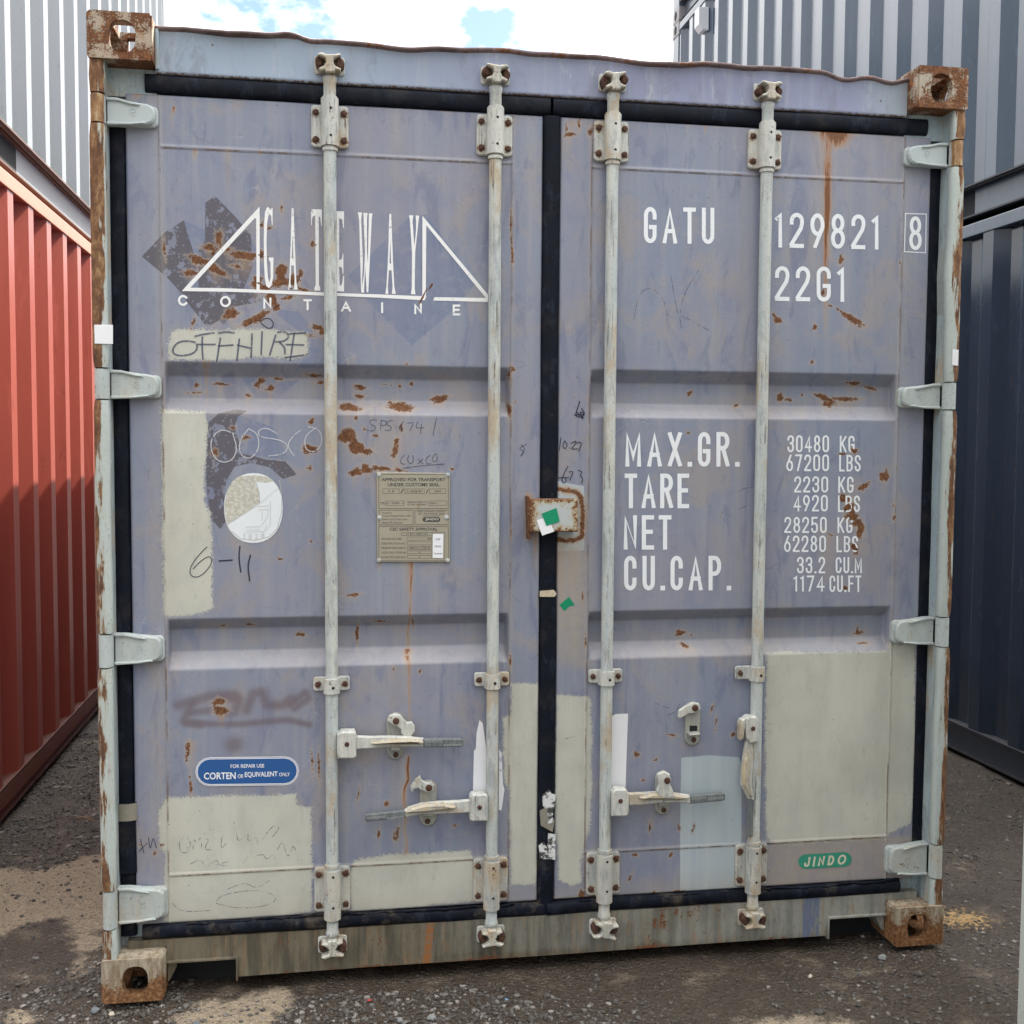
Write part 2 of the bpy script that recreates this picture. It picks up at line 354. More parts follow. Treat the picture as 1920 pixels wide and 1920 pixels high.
def mat_header():
    g = G('header_paint')
    a = g.noise(3, 5); st = g.noise(1, 5, .6, g.map((30, 30, 2))); x, y, z = g.xyz()
    col = g.mix(g.m('ADD', g.step(x, -1.0, 0.4), g.m('MULTIPLY', g.m('SUBTRACT', a, .5), .7), clamp=True), (0.33, 0.41, 0.51), (0.265, 0.285, 0.415))
    col = g.mix(g.m('MULTIPLY', g.step(x, .85, 1.05), .7), col, (0.36, 0.43, 0.46))
    col = g.mix(g.m('MULTIPLY', g.step(st, .48, .7), .4), col, (0.40, 0.43, 0.48))
    n = g.noise(40, 6, .7)
    r = g.m('ADD', g.step(z, 2.563, 2.575), g.m('MULTIPLY', g.m('SUBTRACT', n, .5), 1.1))
    col = g.mix(g.step(r, .42, .62), col, g.mix(g.noise(60, 4, .7), (0.10, 0.055, 0.045), (0.19, 0.13, 0.115)))
    r2 = g.m('ADD', g.step(z, 2.475, 2.459), g.m('MULTIPLY', g.m('SUBTRACT', g.noise(120, 5, .7), .5), 2.0))
    col = g.mix(g.step(r2, .72, .9), col, (0.12, 0.085, 0.07))
    ch = g.m('MULTIPLY', g.step(g.vor(13), .06, .03), .8)
    col = g.mix(ch, col, (0.16, 0.08, 0.05))
    col = g.mix(g.m('MULTIPLY', g.step(g.noise(1, 6, .75, g.map((12, 12, 5), None, (3, 0, 5)), .5), .52, .64), .45), col, (0.20, 0.205, 0.25))
    col = g.mix(g.m('MULTIPLY', g.step(g.noise(1, 6, .75, g.map((22, 22, 6), None, (6, 0, 2)), .4), .57, .64), .5), col, (0.44, 0.48, 0.52))
    return g.out(col, .5, normal=g.bump(n, .15, .001), spec=.45)
def mat_sill():
    g = G('sill_paint')
    a = g.noise(5, 6, .65); st = g.noise(1, 6, .65, g.map((36, 36, 4))); n = g.noise(70, 5, .7); x, y, z = g.xyz()
    left = g.m('MULTIPLY', g.step(x, .9, -.7), 1.05)
    st = g.step(st, .34, .64)
    clean = g.mix(st, (0.19, 0.195, 0.175), (0.29, 0.29, 0.255))
    dirty = g.mix(st, (0.075, 0.066, 0.047), (0.165, 0.142, 0.098))
    f = g.m('ADD', g.m('ADD', left, g.m('MULTIPLY', g.m('SUBTRACT', a, .5), 1.6)), g.m('MULTIPLY', g.step(z, .05, .02), .5), clamp=True)
    col = g.mix(f, clean, dirty)
    col = g.mix(g.m('MULTIPLY', g.step(n, .54, .68), .45), col, (0.095, 0.075, 0.058))
    col = g.mix(g.m('MULTIPLY', g.step(g.noise(1, 6, .75, g.map((60, 60, 8), None, (1, 2, 3))), .54, .62), .5), col, (0.25, 0.15, 0.075))
    r = g.step(g.m('ADD', g.m('ADD', a, g.m('MULTIPLY', n, .6)), g.m('MULTIPLY', g.step(z, .040, .022), .16)), .96, 1.03)
    col = g.mix(r, col, rustcol(g))
    blue = g.m('MULTIPLY', g.m('MULTIPLY', g.step(x, .785, .792), g.step(x, .845, .838)), g.step(st, .3, .5))
    col = g.mix(g.m('MULTIPLY', blue, .8), col, (0.10, 0.13, 0.22))
    br = g.m('ADD', x, g.m('MULTIPLY', z, -.12))
    bar = g.m('MULTIPLY', g.step(g.m('ABSOLUTE', g.m('ADD', br, .348)), .013, .009), g.step(g.m('ADD', n, a), .85, 1.0))
    col = g.mix(bar, col, (0.26, 0.11, 0.04))
    return g.out(col, .65, normal=g.bump(n, .3, .0012), spec=.35)
def mat_rubber():
    g = G('black_rubber')
    n = g.noise(30, 5, .65); z = g.xyz()[2]; x = g.xyz()[0]
    col = g.mix(n, (0.002, 0.003, 0.007), (0.008, 0.011, 0.020))
    col = g.mix(g.m('MULTIPLY', g.step(g.noise(1, 6, .75, g.map((26, 26, 11))), .52, .66), .5), col, (0.028, 0.035, 0.052))
    col = g.mix(g.m('MULTIPLY', g.step(g.noise(85, 5, .8), .63, .69), .5), col, (0.10, 0.10, 0.10))
    d = g.m('MULTIPLY', g.step(g.noise(12, 5, .7), .50, .75), g.m('ADD', .25, g.step(z, .45, .15)), clamp=True)
    col = g.mix(g.m('MULTIPLY', d, .55), col, (0.13, 0.105, 0.075))
    return g.out(col, g.fmix(n, .5, .75), normal=g.bump(n, .35, .003), spec=.14)
def mat_simple(name, col, rough=.5, var=.12, scale=40, metal=0, bump=.15):
    g = G(name); n = g.noise(scale, 5, .65)
    c = g.mix(n, tuple(v*(1-var) for v in col), tuple(min(1, v*(1+var)) for v in col))
    return g.out(c, rough, metal, normal=g.bump(n, bump, .0008), spec=.4)
def mat_letter(name='letter_white', c=(0.80, 0.82, 0.84), wear=.64):
    g = G(name); n = g.noise(60, 5, .7); a = g.noise(4, 3)
    col = g.mix(n, tuple(v*.93 for v in c), c)
    cr = g.step(g.m('ADD', g.noise(150, 6, .8, None, .6), g.m('MULTIPLY', g.m('SUBTRACT', a, .5), .25)), wear, wear+.03)
    return g.out(col, .5, alpha=g.m('SUBTRACT', 1.0, cr), spec=.4)
def mat_rust(name='rust_scab'):
    g = G(name); return g.out(rustcol(g), .9, normal=g.bump(g.noise(220, 4, .7), .7, .002), spec=.2)
def mat_container(name, c, c2, rough=.32, rusty=0.0, streak=.35, spec=.5):
    g = G(name); n = g.noise(1.5, 5); st = g.noise(1, 5, .62, g.map((14, 14, .7))); f = g.noise(45, 5, .7)
    col = g.mix(n, c, c2)
    col = g.mix(g.m('MULTIPLY', g.step(st, .45, .75), streak), col, tuple(min(1, v*1.35+.02) for v in c))
    col = g.mix(g.m('MULTIPLY', g.step(f, .60, .72), .35), col, tuple(v*.55 for v in c))
    if rusty:
        r = g.step(g.m('ADD', g.noise(1, 6, .72, g.map((12, 12, 3))), rusty), .72, .78); col = g.mix(r, col, rustcol(g))
    sc = g.noise(1, 6, .75, g.map((9, 9, 2.5), None, (4, 4, 1)), .6)
    col = g.mix(g.m('MULTIPLY', g.step(sc, .58, .66), .30), col, tuple(min(1, v*1.6+.03) for v in c))
    col = g.mix(g.m('MULTIPLY', g.step(g.noise(1, 6, .8, g.map((20, 20, 6), None, (1, 7, 2)), .4), .60, .66), .45), col, tuple(v*.45 for v in c))
    col = g.mix(g.m('MULTIPLY', g.step(g.noise(1, 6, .8, g.map((26, 26, 3.5), None, (8, 1, 3))), .645, .68), .8), col, (0.12, 0.06, 0.035))
    return g.out(col, g.fmix(f, rough*.85, rough*1.3), normal=g.bump(g.m('ADD', n, g.m('MULTIPLY', f, .1)), .25, .004), spec=spec)

def mat_dark_rust():
    g = G('bolt_rust'); n = g.noise(220, 4, .75)
    return g.out(g.ramp(n, (.35, (.035, .017, .013)), (.55, (.085, .040, .026)), (.72, (.17, .095, .055))), .8, normal=g.bump(n, .6, .0016), spec=.3)
# ------------------------------------------------------------------ polygons / fields
def sdf_poly(X, Z, poly, out, margin=0.05):
    P = np.array(poly); lo = P.min(0)-margin; hi = P.max(0)+margin
    idx = np.where((X > lo[0]) & (X < hi[0]) & (Z > lo[1]) & (Z < hi[1]))[0]
    if len(idx) == 0: return
    x, z = X[idx], Z[idx]; d = np.full(len(idx), 1e9); ins = np.zeros(len(idx), bool); n = len(P)
    for i in range(n):
        a = P[i]; b = P[(i+1) % n]; e = b-a; L = (e*e).sum()+1e-12
        t = np.clip(((x-a[0])*e[0]+(z-a[1])*e[1])/L, 0, 1)
        d = np.minimum(d, np.hypot(x-a[0]-t*e[0], z-a[1]-t*e[1]))
        c = ((a[1] > z) != (b[1] > z))
        with np.errstate(divide='ignore', invalid='ignore'):
            ins ^= c & (x < (b[0]-a[0])*(z-a[1])/(b[1]-a[1]+1e-15)+a[0])
    out[idx] = np.minimum(out[idx], np.where(ins, -d, d))
def seg_dist(X, Z, pts, maxd):
    """distance to a polyline for points within maxd; returns idx, d, t(0..1 along)"""
    P = np.array(pts); lo = P.min(0)-maxd; hi = P.max(0)+maxd
    idx = np.where((X > lo[0]) & (X < hi[0]) & (Z > lo[1]) & (Z < hi[1]))[0]
    x, z = X[idx], Z[idx]; d = np.full(len(idx), 1e9)
    for i in range(len(P)-1):
        a = P[i]; e = P[i+1]-a; L = (e*e).sum()+1e-12
        t = np.clip(((x-a[0])*e[0]+(z-a[1])*e[1])/L, 0, 1)
        d = np.minimum(d, np.hypot(x-a[0]-t*e[0], z-a[1]-t*e[1]))
    return idx, d
def fattr(me, name, arr):
    a = me.attributes.new(name, 'FLOAT', 'POINT'); a.data.foreach_set('value', arr.astype(np.float32))
def vnoise(x, y, sc, seed=0):
    r = np.random.RandomState(seed); T = r.rand(64, 64); x = np.asarray(x)*sc+100; y = np.asarray(y)*sc+100
    xi = np.floor(x).astype(int); yi = np.floor(y).astype(int); fx = x-xi; fy = y-yi; fx = fx*fx*(3-2*fx); fy = fy*fy*(3-2*fy)
    g = lambda a, b: T[a % 64, b % 64]
    return (g(xi, yi)*(1-fx)+g(xi+1, yi)*fx)*(1-fy)+(g(xi, yi+1)*(1-fx)+g(xi+1, yi+1)*fx)*fy-0.5

# ------------------------------------------------------------------ ground
def axis(lo, hi, step, far):
    a = list(np.arange(lo, hi, step)); s = step; L = []; H = []; v = lo
    while v > -far: s *= 1.5; v -= s; L.append(v)
    s = step; v = a[-1]
    while v < far: s *= 1.5; v += s; H.append(v)
    return np.array(L[::-1]+a+H)
gx = axis(-3.0, 3.4, 0.022, 250); gy = axis(-1.5, 3.6, 0.022, 250)
GX, GY = np.meshgrid(gx, gy); nx, ny = len(gx), len(gy); GX = GX.ravel(); GY = GY.ravel()
near = np.exp(-(np.maximum(0, np.abs(GX)-4)**2+np.maximum(0, np.abs(GY)-4)**2)*.5)
gz = (vnoise(GX, GY, 1.3, 1)*.022+vnoise(GX, GY, 5, 2)*.012+vnoise(GX, GY, 19, 3)*.006-.016)*near - .004
gz = np.minimum(gz, -0.001)
def ground_z(x, y):
    n = math.exp(-(max(0, abs(x)-4)**2+max(0, abs(y)-4)**2)*.5)
    return min(-.001, float((vnoise(x, y, 1.3, 1)*.022+vnoise(x, y, 5, 2)*.012+vnoise(x, y, 19, 3)*.006-.016)*n-.004))
i = np.arange(nx*ny).reshape(ny, nx)
quads = np.stack([i[:-1, :-1], i[:-1, 1:], i[1:, 1:], i[1:, :-1]], -1).reshape(-1, 4)
me = bpy.data.meshes.new('ground'); me.from_pydata(np.stack([GX, GY, gz], 1).tolist(), [], quads.tolist())
me.polygons.foreach_set('use_smooth', [True]*len(quads))
dry = np.full(nx*ny, 0.25)
def c3(pts, ox, oy, s=3.0): return [(ox+x/s, oy+y/s) for x, y in pts]
DRY = (c3([(-300, 1060), (0, 1040), (200, 1025), (330, 1000), (560, 930), (720, 930), (700, 1250), (560, 1420), (500, 1500), (470, 1600), (400, 1610), (430, 1500), (400, 1400), (370, 1290), (160, 1320), (60, 1390), (0, 1400), (-300, 1500)], 0, 1280),
             c3([(1000, 1850), (1100, 1780), (1500, 1690), (1650, 1690), (1640, 1750), (1540, 1860), (1480, 1960), (1400, 2100), (960, 2100)], 0, 1280),
             [(1380, 1912), (1500, 1893), (1620, 1915), (1640, 1990), (1350, 1990)],
             [(0, 1885), (30, 1870), (60, 1900), (20, 1925)], [(-500, 1600), (-20, 1650), (-40, 1800), (-500, 1900)])
for poly in DRY:
    sdf_poly(GX, GY, [onG(*p) for p in poly], dry, .25)
dust = np.full(nx*ny, 0.2)
sdf_poly(GX, GY, [onG(*p) for p in [(1768, 1703), (1800, 1702), (1830, 1710), (1852, 1719), (1838, 1726), (1790, 1723), (1768, 1722)]], dust, .2)
fattr(me, 'dry', dry); fattr(me, 'dust', dust)
def mat_ground():
    g = G('wet_gravel_ground')
    v1 = g.vor(95, out='Color'); vd = g.vor(95); v2 = g.vor(38); n = g.noise(7, 6, .65); f = g.noise(260, 4, .7)
    tone = g.n('ShaderNodeSeparateColor'); g.lk(v1, tone.inputs[0]); t = tone.outputs[0]
    wet = g.mix(n, (0.037, 0.0275, 0.0195), (0.088, 0.064, 0.045))
    wet = g.mix(g.m('MULTIPLY', g.step(t, .72, .95), g.step(vd, .5, .2)), wet, (0.17, 0.155, 0.14))
    wet = g.mix(g.m('MULTIPLY', g.step(f, .58, .72), .6), wet, (0.12, 0.10, 0.085))
    wet = g.mix(g.m('MULTIPLY', g.step(f, .46, .36), .75), wet, (0.011, 0.009, 0.007))
    wet = g.mix(g.m('MULTIPLY', g.step(g.noise(120, 5, .8), .56, .64), .55), wet, (0.135, 0.115, 0.095))
    sand = g.mix(g.step(f, .36, .64), (0.25, 0.195, 0.135), (0.45, 0.37, 0.265))
    sand = g.mix(g.m('MULTIPLY', g.step(t, .8, .95), .5), sand, (0.16, 0.13, 0.11))
    wob = g.m('ADD', g.m('MULTIPLY', g.m('SUBTRACT', g.noise(9, 5, .7), .5), .22), g.m('MULTIPLY', g.m('SUBTRACT', g.noise(70, 4, .7), .5), .06))
    d = g.m('ADD', g.attr('dry'), wob)
    df = g.step(d, .022, -.022)
    patch = g.m('MULTIPLY', g.step(n, .55, .72), .35)
    col = g.mix(g.m('MAXIMUM', g.m('MULTIPLY', df, .92), patch), wet, sand)
    du = g.step(g.m('ADD', g.attr('dust'), g.m('MULTIPLY', g.m('SUBTRACT', g.noise(60, 5, .8), .5), .45)), .004, -.004)
    col = g.mix(du, col, g.mix(f, (0.42, 0.24, 0.08), (0.52, 0.36, 0.17)))
    h = g.m('ADD', g.m('MULTIPLY', g.step(vd, .6, .1), .6), g.m('ADD', g.m('MULTIPLY', g.step(v2, .5, .1), .5), g.m('MULTIPLY', f, .5)))
    return g.out(col, g.fmix(df, g.fmix(n, .36, .62), .9), normal=g.bump(h, 1.0, .009), spec=.4)
me.materials.append(mat_ground()); ground = bpy.data.objects.new('ground', me); COL.objects.link(ground); ground['kind'] = 'structure'

def ico(sub=1):
    bm = bmesh.new(); bmesh.ops.create_icosphere(bm, subdivisions=sub, radius=1); bm.verts.index_update()
    r = (np.array([v.co[:] for v in bm.verts]), np.array([[v.index for v in f.verts] for f in bm.faces])); bm.free(); return r
IV, IF = ico(1)
pts = []
while len(pts) < 30000:
    x = RS.uniform(-2.2, 2.4); y = RS.uniform(-.95, 3.0)
    if y > .0 and -1.0 < x < 1.0: continue
    if y > .25 and RS.rand() < .55: continue
    cl = vnoise(x, y, 2.2, 9)+.5*vnoise(x, y, 7, 10)
    if cl < -.12+RS.rand()*.18-.09 and RS.rand() < .75: continue
    if x > .15 and y < .6 and RS.rand() < .72: continue
    pts.append((x, y))
pp = np.array(pts); dd = np.full(len(pp), .3)
for poly in DRY: sdf_poly(pp[:, 0], pp[:, 1], [onG(*p) for p in poly], dd, .25)
pts = [p for p, q in zip(pts, dd) if q > .01 or RS.rand() < .22]
V = []; Fq = []; T = []
for k, (x, y) in enumerate(pts):
    s = (.0026 if x < .15 else .0018)+.0058*RS.rand()**2.4+(.008*RS.rand() if RS.rand() < .018 else 0)
    v = IV*(1+RS.uniform(-.28, .28, (len(IV), 1)))*np.array([s*RS.uniform(.8, 1.5), s*RS.uniform(.8, 1.3), s*RS.uniform(.5, .9)])
    a = RS.uniform(0, 6.28); c_, s_ = math.cos(a), math.sin(a)
    v = np.stack([v[:, 0]*c_-v[:, 1]*s_+x, v[:, 0]*s_+v[:, 1]*c_+y, v[:, 2]+ground_z(x, y)+s*.25], 1)
    Fq.append(IF+len(IV)*k); V.append(v); T.append(np.full(len(IV), RS.rand()))
V = np.concatenate(V); Fq = np.concatenate(Fq)
me = bpy.data.meshes.new('gravel'); me.from_pydata(V.tolist(), [], Fq.tolist()); fattr(me, 'tone', np.concatenate(T))
g = G('gravel_stone'); t = g.attr('tone'); f = g.noise(300, 3)
me.materials.append(g.out(g.mix(g.m('MULTIPLY', f, .4), g.ramp(t, (0, (.040, .037, .036)), (.5, (.072, .065, .059)), (.8, (.13, .12, .108)), (.98, (.27, .25, .22))), (.10, .085, .07)), .6, spec=.35))
gravel = bpy.data.objects.new('gravel', me); COL.objects.link(gravel); gravel['kind'] = 'stuff'
gravel['label'] = 'small loose grey gravel scattered over the yard ground'; gravel['category'] = 'gravel'

# ------------------------------------------------------------------ neighbouring containers
BLACK = mat_simple('dark_opening', (0.006, 0.007, 0.010), .8)  # black faces painted in for the unlit insides of pockets and casting holes
def casting(mb, cx, cy, cz, sx, sy, sz, lx=.178, ly=.162, lz=.118, m=0, mh=1):
    """corner casting with its outer corner at (cx,cy,cz); sx,sy,sz point inward"""
    x0, x1 = sorted((cx, cx+sx*ly)); y0, y1 = sorted((cy, cy+sy*lx)); z0, z1 = sorted((cz, cz+sz*lz))
    mb.box(x0, x1, y0, y1, z0, z1, m, .008)
    zc = (z0+z1)/2
    hole = lambda c: [(c+.0315*math.cos(a)*1.0, zc+.040*math.sin(a)) for a in [i*math.pi/8 for i in range(16)]]
    fy = cy-sy*.0015; mb.prism(hole((x0+x1)/2), fy, fy+sy*.02, mh, 0)
    fx = cx-sx*.0015; mb.prism(hole((y0+y1)/2), fx, fx+sx*.02, mh, 0, 'x')
def shipping(label, x0, y0, z0, mat, mrail, mlip, mcast, group=None, L=6.058, W=2.438, H=2.591, pockets=(), extra=None):
    e = empty('shipping_container', (x0+W/2, y0+L/2, z0), label, 'container', group)
    off = Matrix.Translation((-(x0+W/2), -(y0+L/2), -z0))
    def fin(mb, name, mats):
        o = mb.obj(name, mats); o.data.transform(Matrix.Translation((-(x0+W/2), -(y0+L/2), -z0))); fixn(o); o.parent = e; return o
    prof = []; y = y0+.165; p = [(.0, .082), (.042, .158), (.042, .240), (.0, .316)]
    prof.append((0.0, y))
    while y+.316 < y0+L-.16:
        for d, t in p: prof.append((d, y+t))
        y += .316
    prof.append((prof[-1][0], y0+L-.165))
    zt, zb = z0+H-.088, z0+.156
    for s in (0, 1):
        mb = MB(); n = len(prof); X = (lambda d: x0+.012+d) if s == 0 else (lambda d: x0+W-.012-d)
        vs = [(X(d), y, z) for z in (zb, zt) for d, y in prof]+[(X(.046), y, z) for z in (zb, zt) for d, y in prof]
        mb.add(vs, [(i, i+1, n+i+1, n+i) for i in range(n-1)]+[(2*n+i, 3*n+i, 3*n+i+1, 2*n+i+1) for i in range(n-1)])
        fin(mb, 'side_wall', mat)
        sg = 1 if s == 0 else -1; xo = x0 if s == 0 else x0+W
        mb = MB(); mb.box(*sorted((xo+sg*.005, xo+sg*.068)), y0+.178, y0+L-.178, z0+H-.088, z0+H-.028, 0, .004); fin(mb, 'top_rail', mrail)
        mb = MB(); a, b = sorted((xo+sg*.006, xo+sg*.062)); mb.box(a, b, y0+.178, y0+L-.178, z0+.148, z0+.156, 1)
        a, b = sorted((xo+sg*.058, xo+sg*.064)); mb.box(a, b, y0+.178, y0+L-.178, z0+.012, z0+.148, 0)
        a, b = sorted((xo+sg*.030, xo+sg*.058)); mb.box(a, b, y0+.178, y0+L-.178, z0+.010, z0+.018, 1)
        for k in range(2): a, b = sorted((xo+sg*(.020+.018*k), xo+sg*(.026+.018*k))); mb.box(a, b, y0+.178, y0+L-.178, z0+.1405, z0+.148, 1)
        for ya, yb, ss in pockets:
            if ss == s: a, b = sorted((xo+sg*.0565, xo+sg*.058)); mb.box(a, b, ya, yb, z0+.012, z0+.1395, 2)
        fin(mb, 'bottom_rail', [mrail, mlip, BLACK])
        for q in (0, 1):
            ya, yb = (y0+.004, y0+.165) if q == 0 else (y0+L-.165, y0+L-.004)
            mb = MB(); a, b = sorted((xo+sg*.004, xo+sg*.13)); mb.box(a, b, ya, yb, z0+.118, z0+H-.118, 0, .006); fin(mb, 'corner_post', mrail)
            for zz, sz in ((z0, 1), (z0+H, -1)):
                mb = MB(); casting(mb, xo, y0 if q == 0 else y0+L, zz, sg, 1 if q == 0 else -1, sz); fin(mb, 'corner_casting', [mcast, BLACK])
    for q in (0, 1):
        mb = MB(); ya, yb = (y0+.03, y0+.07) if q == 0 else (y0+L-.07, y0+L-.03)
        k = 9; wv = (W-.26)/k
        for j in range(k): mb.box(x0+.13+j*wv+.02, x0+.13+(j+1)*wv-.02, ya-(.0 if q else .02), yb+(.02 if q else 0), z0+.12, z0+H-.12, 0, .006)
        mb.box(x0+.13, x0+W-.13, ya, yb, z0+.02, z0+H-.02, 0); fin(mb, 'end_wall', mat)
    mb = MB(); mb.box(x0+.07, x0+W-.07, y0+.08, y0+L-.08, z0+H-.035, z0+H-.022); fin(mb, 'roof', mat)
    mb = MB(); mb.box(x0+.066, x0+W-.066, y0+.08, y0+L-.08, z0+.12, z0+.15); fin(mb, 'floor', mlip)
    return e
cast_m = mat_casting()
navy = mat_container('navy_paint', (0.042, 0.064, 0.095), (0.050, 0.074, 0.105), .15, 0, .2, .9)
navy_rail = mat_container('navy_rail_paint', (0.085, 0.105, 0.13), (0.10, 0.12, 0.145), .3, 0, .2, .6)
dark_under = mat_container('dark_underside', (0.035, 0.037, 0.045), (0.045, 0.045, 0.05), .6)
navy_cast = mat_container('navy_casting', (0.22, 0.24, 0.27), (0.30, 0.25, 0.22), .5, .03)
red = mat_container('red_oxide_paint', (0.30, 0.062, 0.040), (0.335, 0.074, 0.048), .36, .0, .35, .5)
red_rail = mat_container('red_rail_paint', (0.43, 0.185, 0.12), (0.47, 0.215, 0.145), .45, .04, .3, .4)
white = mat_container('light_grey_paint', (0.185, 0.205, 0.218), (0.205, 0.22, 0.23), .4, 0, .15, .5)
wrail = mat_container('grey_rail_paint', (0.30, 0.33, 0.35), (0.33, 0.35, 0.37), .5, 0, .15)
brown_under = mat_container('brown_underside', (0.10, 0.052, 0.036), (0.12, 0.065, 0.045), .6)
pale = mat_container('pale_green_grey_paint', (0.46, 0.49, 0.44), (0.49, 0.51, 0.46), .5, .06, .3)
XR, XL = 2.405, -1.855
pr = onX(1827, 395, XR+.057)[0]
navy_shaded = mat_container('navy_paint_shaded', (0.021, 0.031, 0.048), (0.026, 0.037, 0.056), .16, 0, .2, .8)  # same navy, darkened: shade of the lower alley put into the colour
shipping('dark navy corrugated container on the ground, bottom of the stack at the right', XR, .635, 0, navy_shaded, navy_rail, dark_under, navy_cast, 'navy containers stacked on the right')
shipping('blue-grey corrugated container in the middle of the right stack, with a small white vent box', XR, .635, 2.596, navy, navy_rail, dark_under, navy_cast, 'navy containers stacked on the right', pockets=[(pr, pr+.36, 0), (pr-2.05, pr-1.69, 0)])
shipping('topmost container of the right stack, only its bottom rail and far corner showing', XR, .635, 5.192, navy, navy_rail, dark_under, navy_cast, 'navy containers stacked on the right')
shipping('rust red corrugated container standing on the gravel at the left', XL-2.438, .31, 0, red, red_rail, mat_container('red_underside', (0.10, 0.035, 0.028), (0.12, 0.045, 0.03), .6, .05), cast_m)
pl = onX(30, 300, XL-.057)[0]
shipping('light grey ribbed container stacked on top of the red container', XL-2.438, .32, 2.596, white, wrail, brown_under, cast_m, pockets=[(pl-.36, pl, 1), (pl+2.05-.36, pl+2.05, 1)])
nx0, _ = onY(1904.5, 1800, -.75)
shipping('pale green-grey container whose rust-stained corner post edges the right of the photo', nx0, -.75-6.058, 0, pale, pale, dark_under, pale)
# vent box on the middle navy container
# ------------------------------------------------------------------ main container shell
D = 0.07; W2 = 1.219; HT = 2.591; LEN = 6.058
box_e = empty('shipping_container', (0, 0, 0), 'weathered lavender-grey container with closed double doors, rust spots and white lettering', 'container')
M_door = mat_door(); M_cast = cast_m; M_castl = mat_casting_low(); M_post = mat_post(); M_head = mat_header(); M_sill = mat_sill()
M_rub = mat_rubber()
M_rod = mat_galv('galvanised_rod', (0.43, 0.475, 0.475), (0.53, 0.54, 0.49), -.05, 1.0, .55)
M_brk = mat_galv('bracket_paint', (0.48, 0.495, 0.46), (0.58, 0.57, 0.51), .02, 1.4, .5)
M_cam = mat_galv('cam_paint', (0.36, 0.35, 0.30), (0.54, 0.51, 0.43), .06, 2.2, .5, 1.0, .3)
M_brkl = mat_galv('low_bracket_paint', (0.42, 0.43, 0.40), (0.53, 0.50, 0.43), .035, 1.2, .6, 1.0, .8)
M_hinge = mat_galv('hinge_paint', (0.42, 0.475, 0.47), (0.45, 0.485, 0.46), .03, .8, .25, .5, .0)
M_grip = mat_galv('handle_grip', (0.10, 0.115, 0.12), (0.16, 0.175, 0.175), -.1, 2, .15, .1, .2)
M_plate = mat_galv('catch_plate', (0.26, 0.275, 0.26), (0.38, 0.37, 0.32), .03, 2, .4, .5, .0)
M_bolt = mat_dark_rust(); M_scab = mat_rust()
def mat_lip():
    g = G('header_lip'); a = g.noise(1, 6, .75, g.map((14, 14, 14))); b = g.noise(90, 5, .8); x = g.xyz()[0]
    c = g.ramp(a, (.36, (.085, .05, .042)), (.5, (.145, .105, .105)), (.62, (.23, .18, .19)))
    c = g.mix(g.step(g.m('ADD', a, g.m('MULTIPLY', g.m('SUBTRACT', b, .5), .6)), .53, .60), c, rustcol(g))
    return g.out(c, .75, normal=g.bump(b, .5, .002))
M_lip = mat_lip()
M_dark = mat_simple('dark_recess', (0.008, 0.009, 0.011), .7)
M_side = mat_container('lavender_side_paint', (0.27, 0.28, 0.40), (0.30, 0.30, 0.40), .5, .02)
M_inn = mat_galv('post_inner_paint', (0.33, 0.42, 0.47), (0.40, 0.46, 0.45), .0, .7)

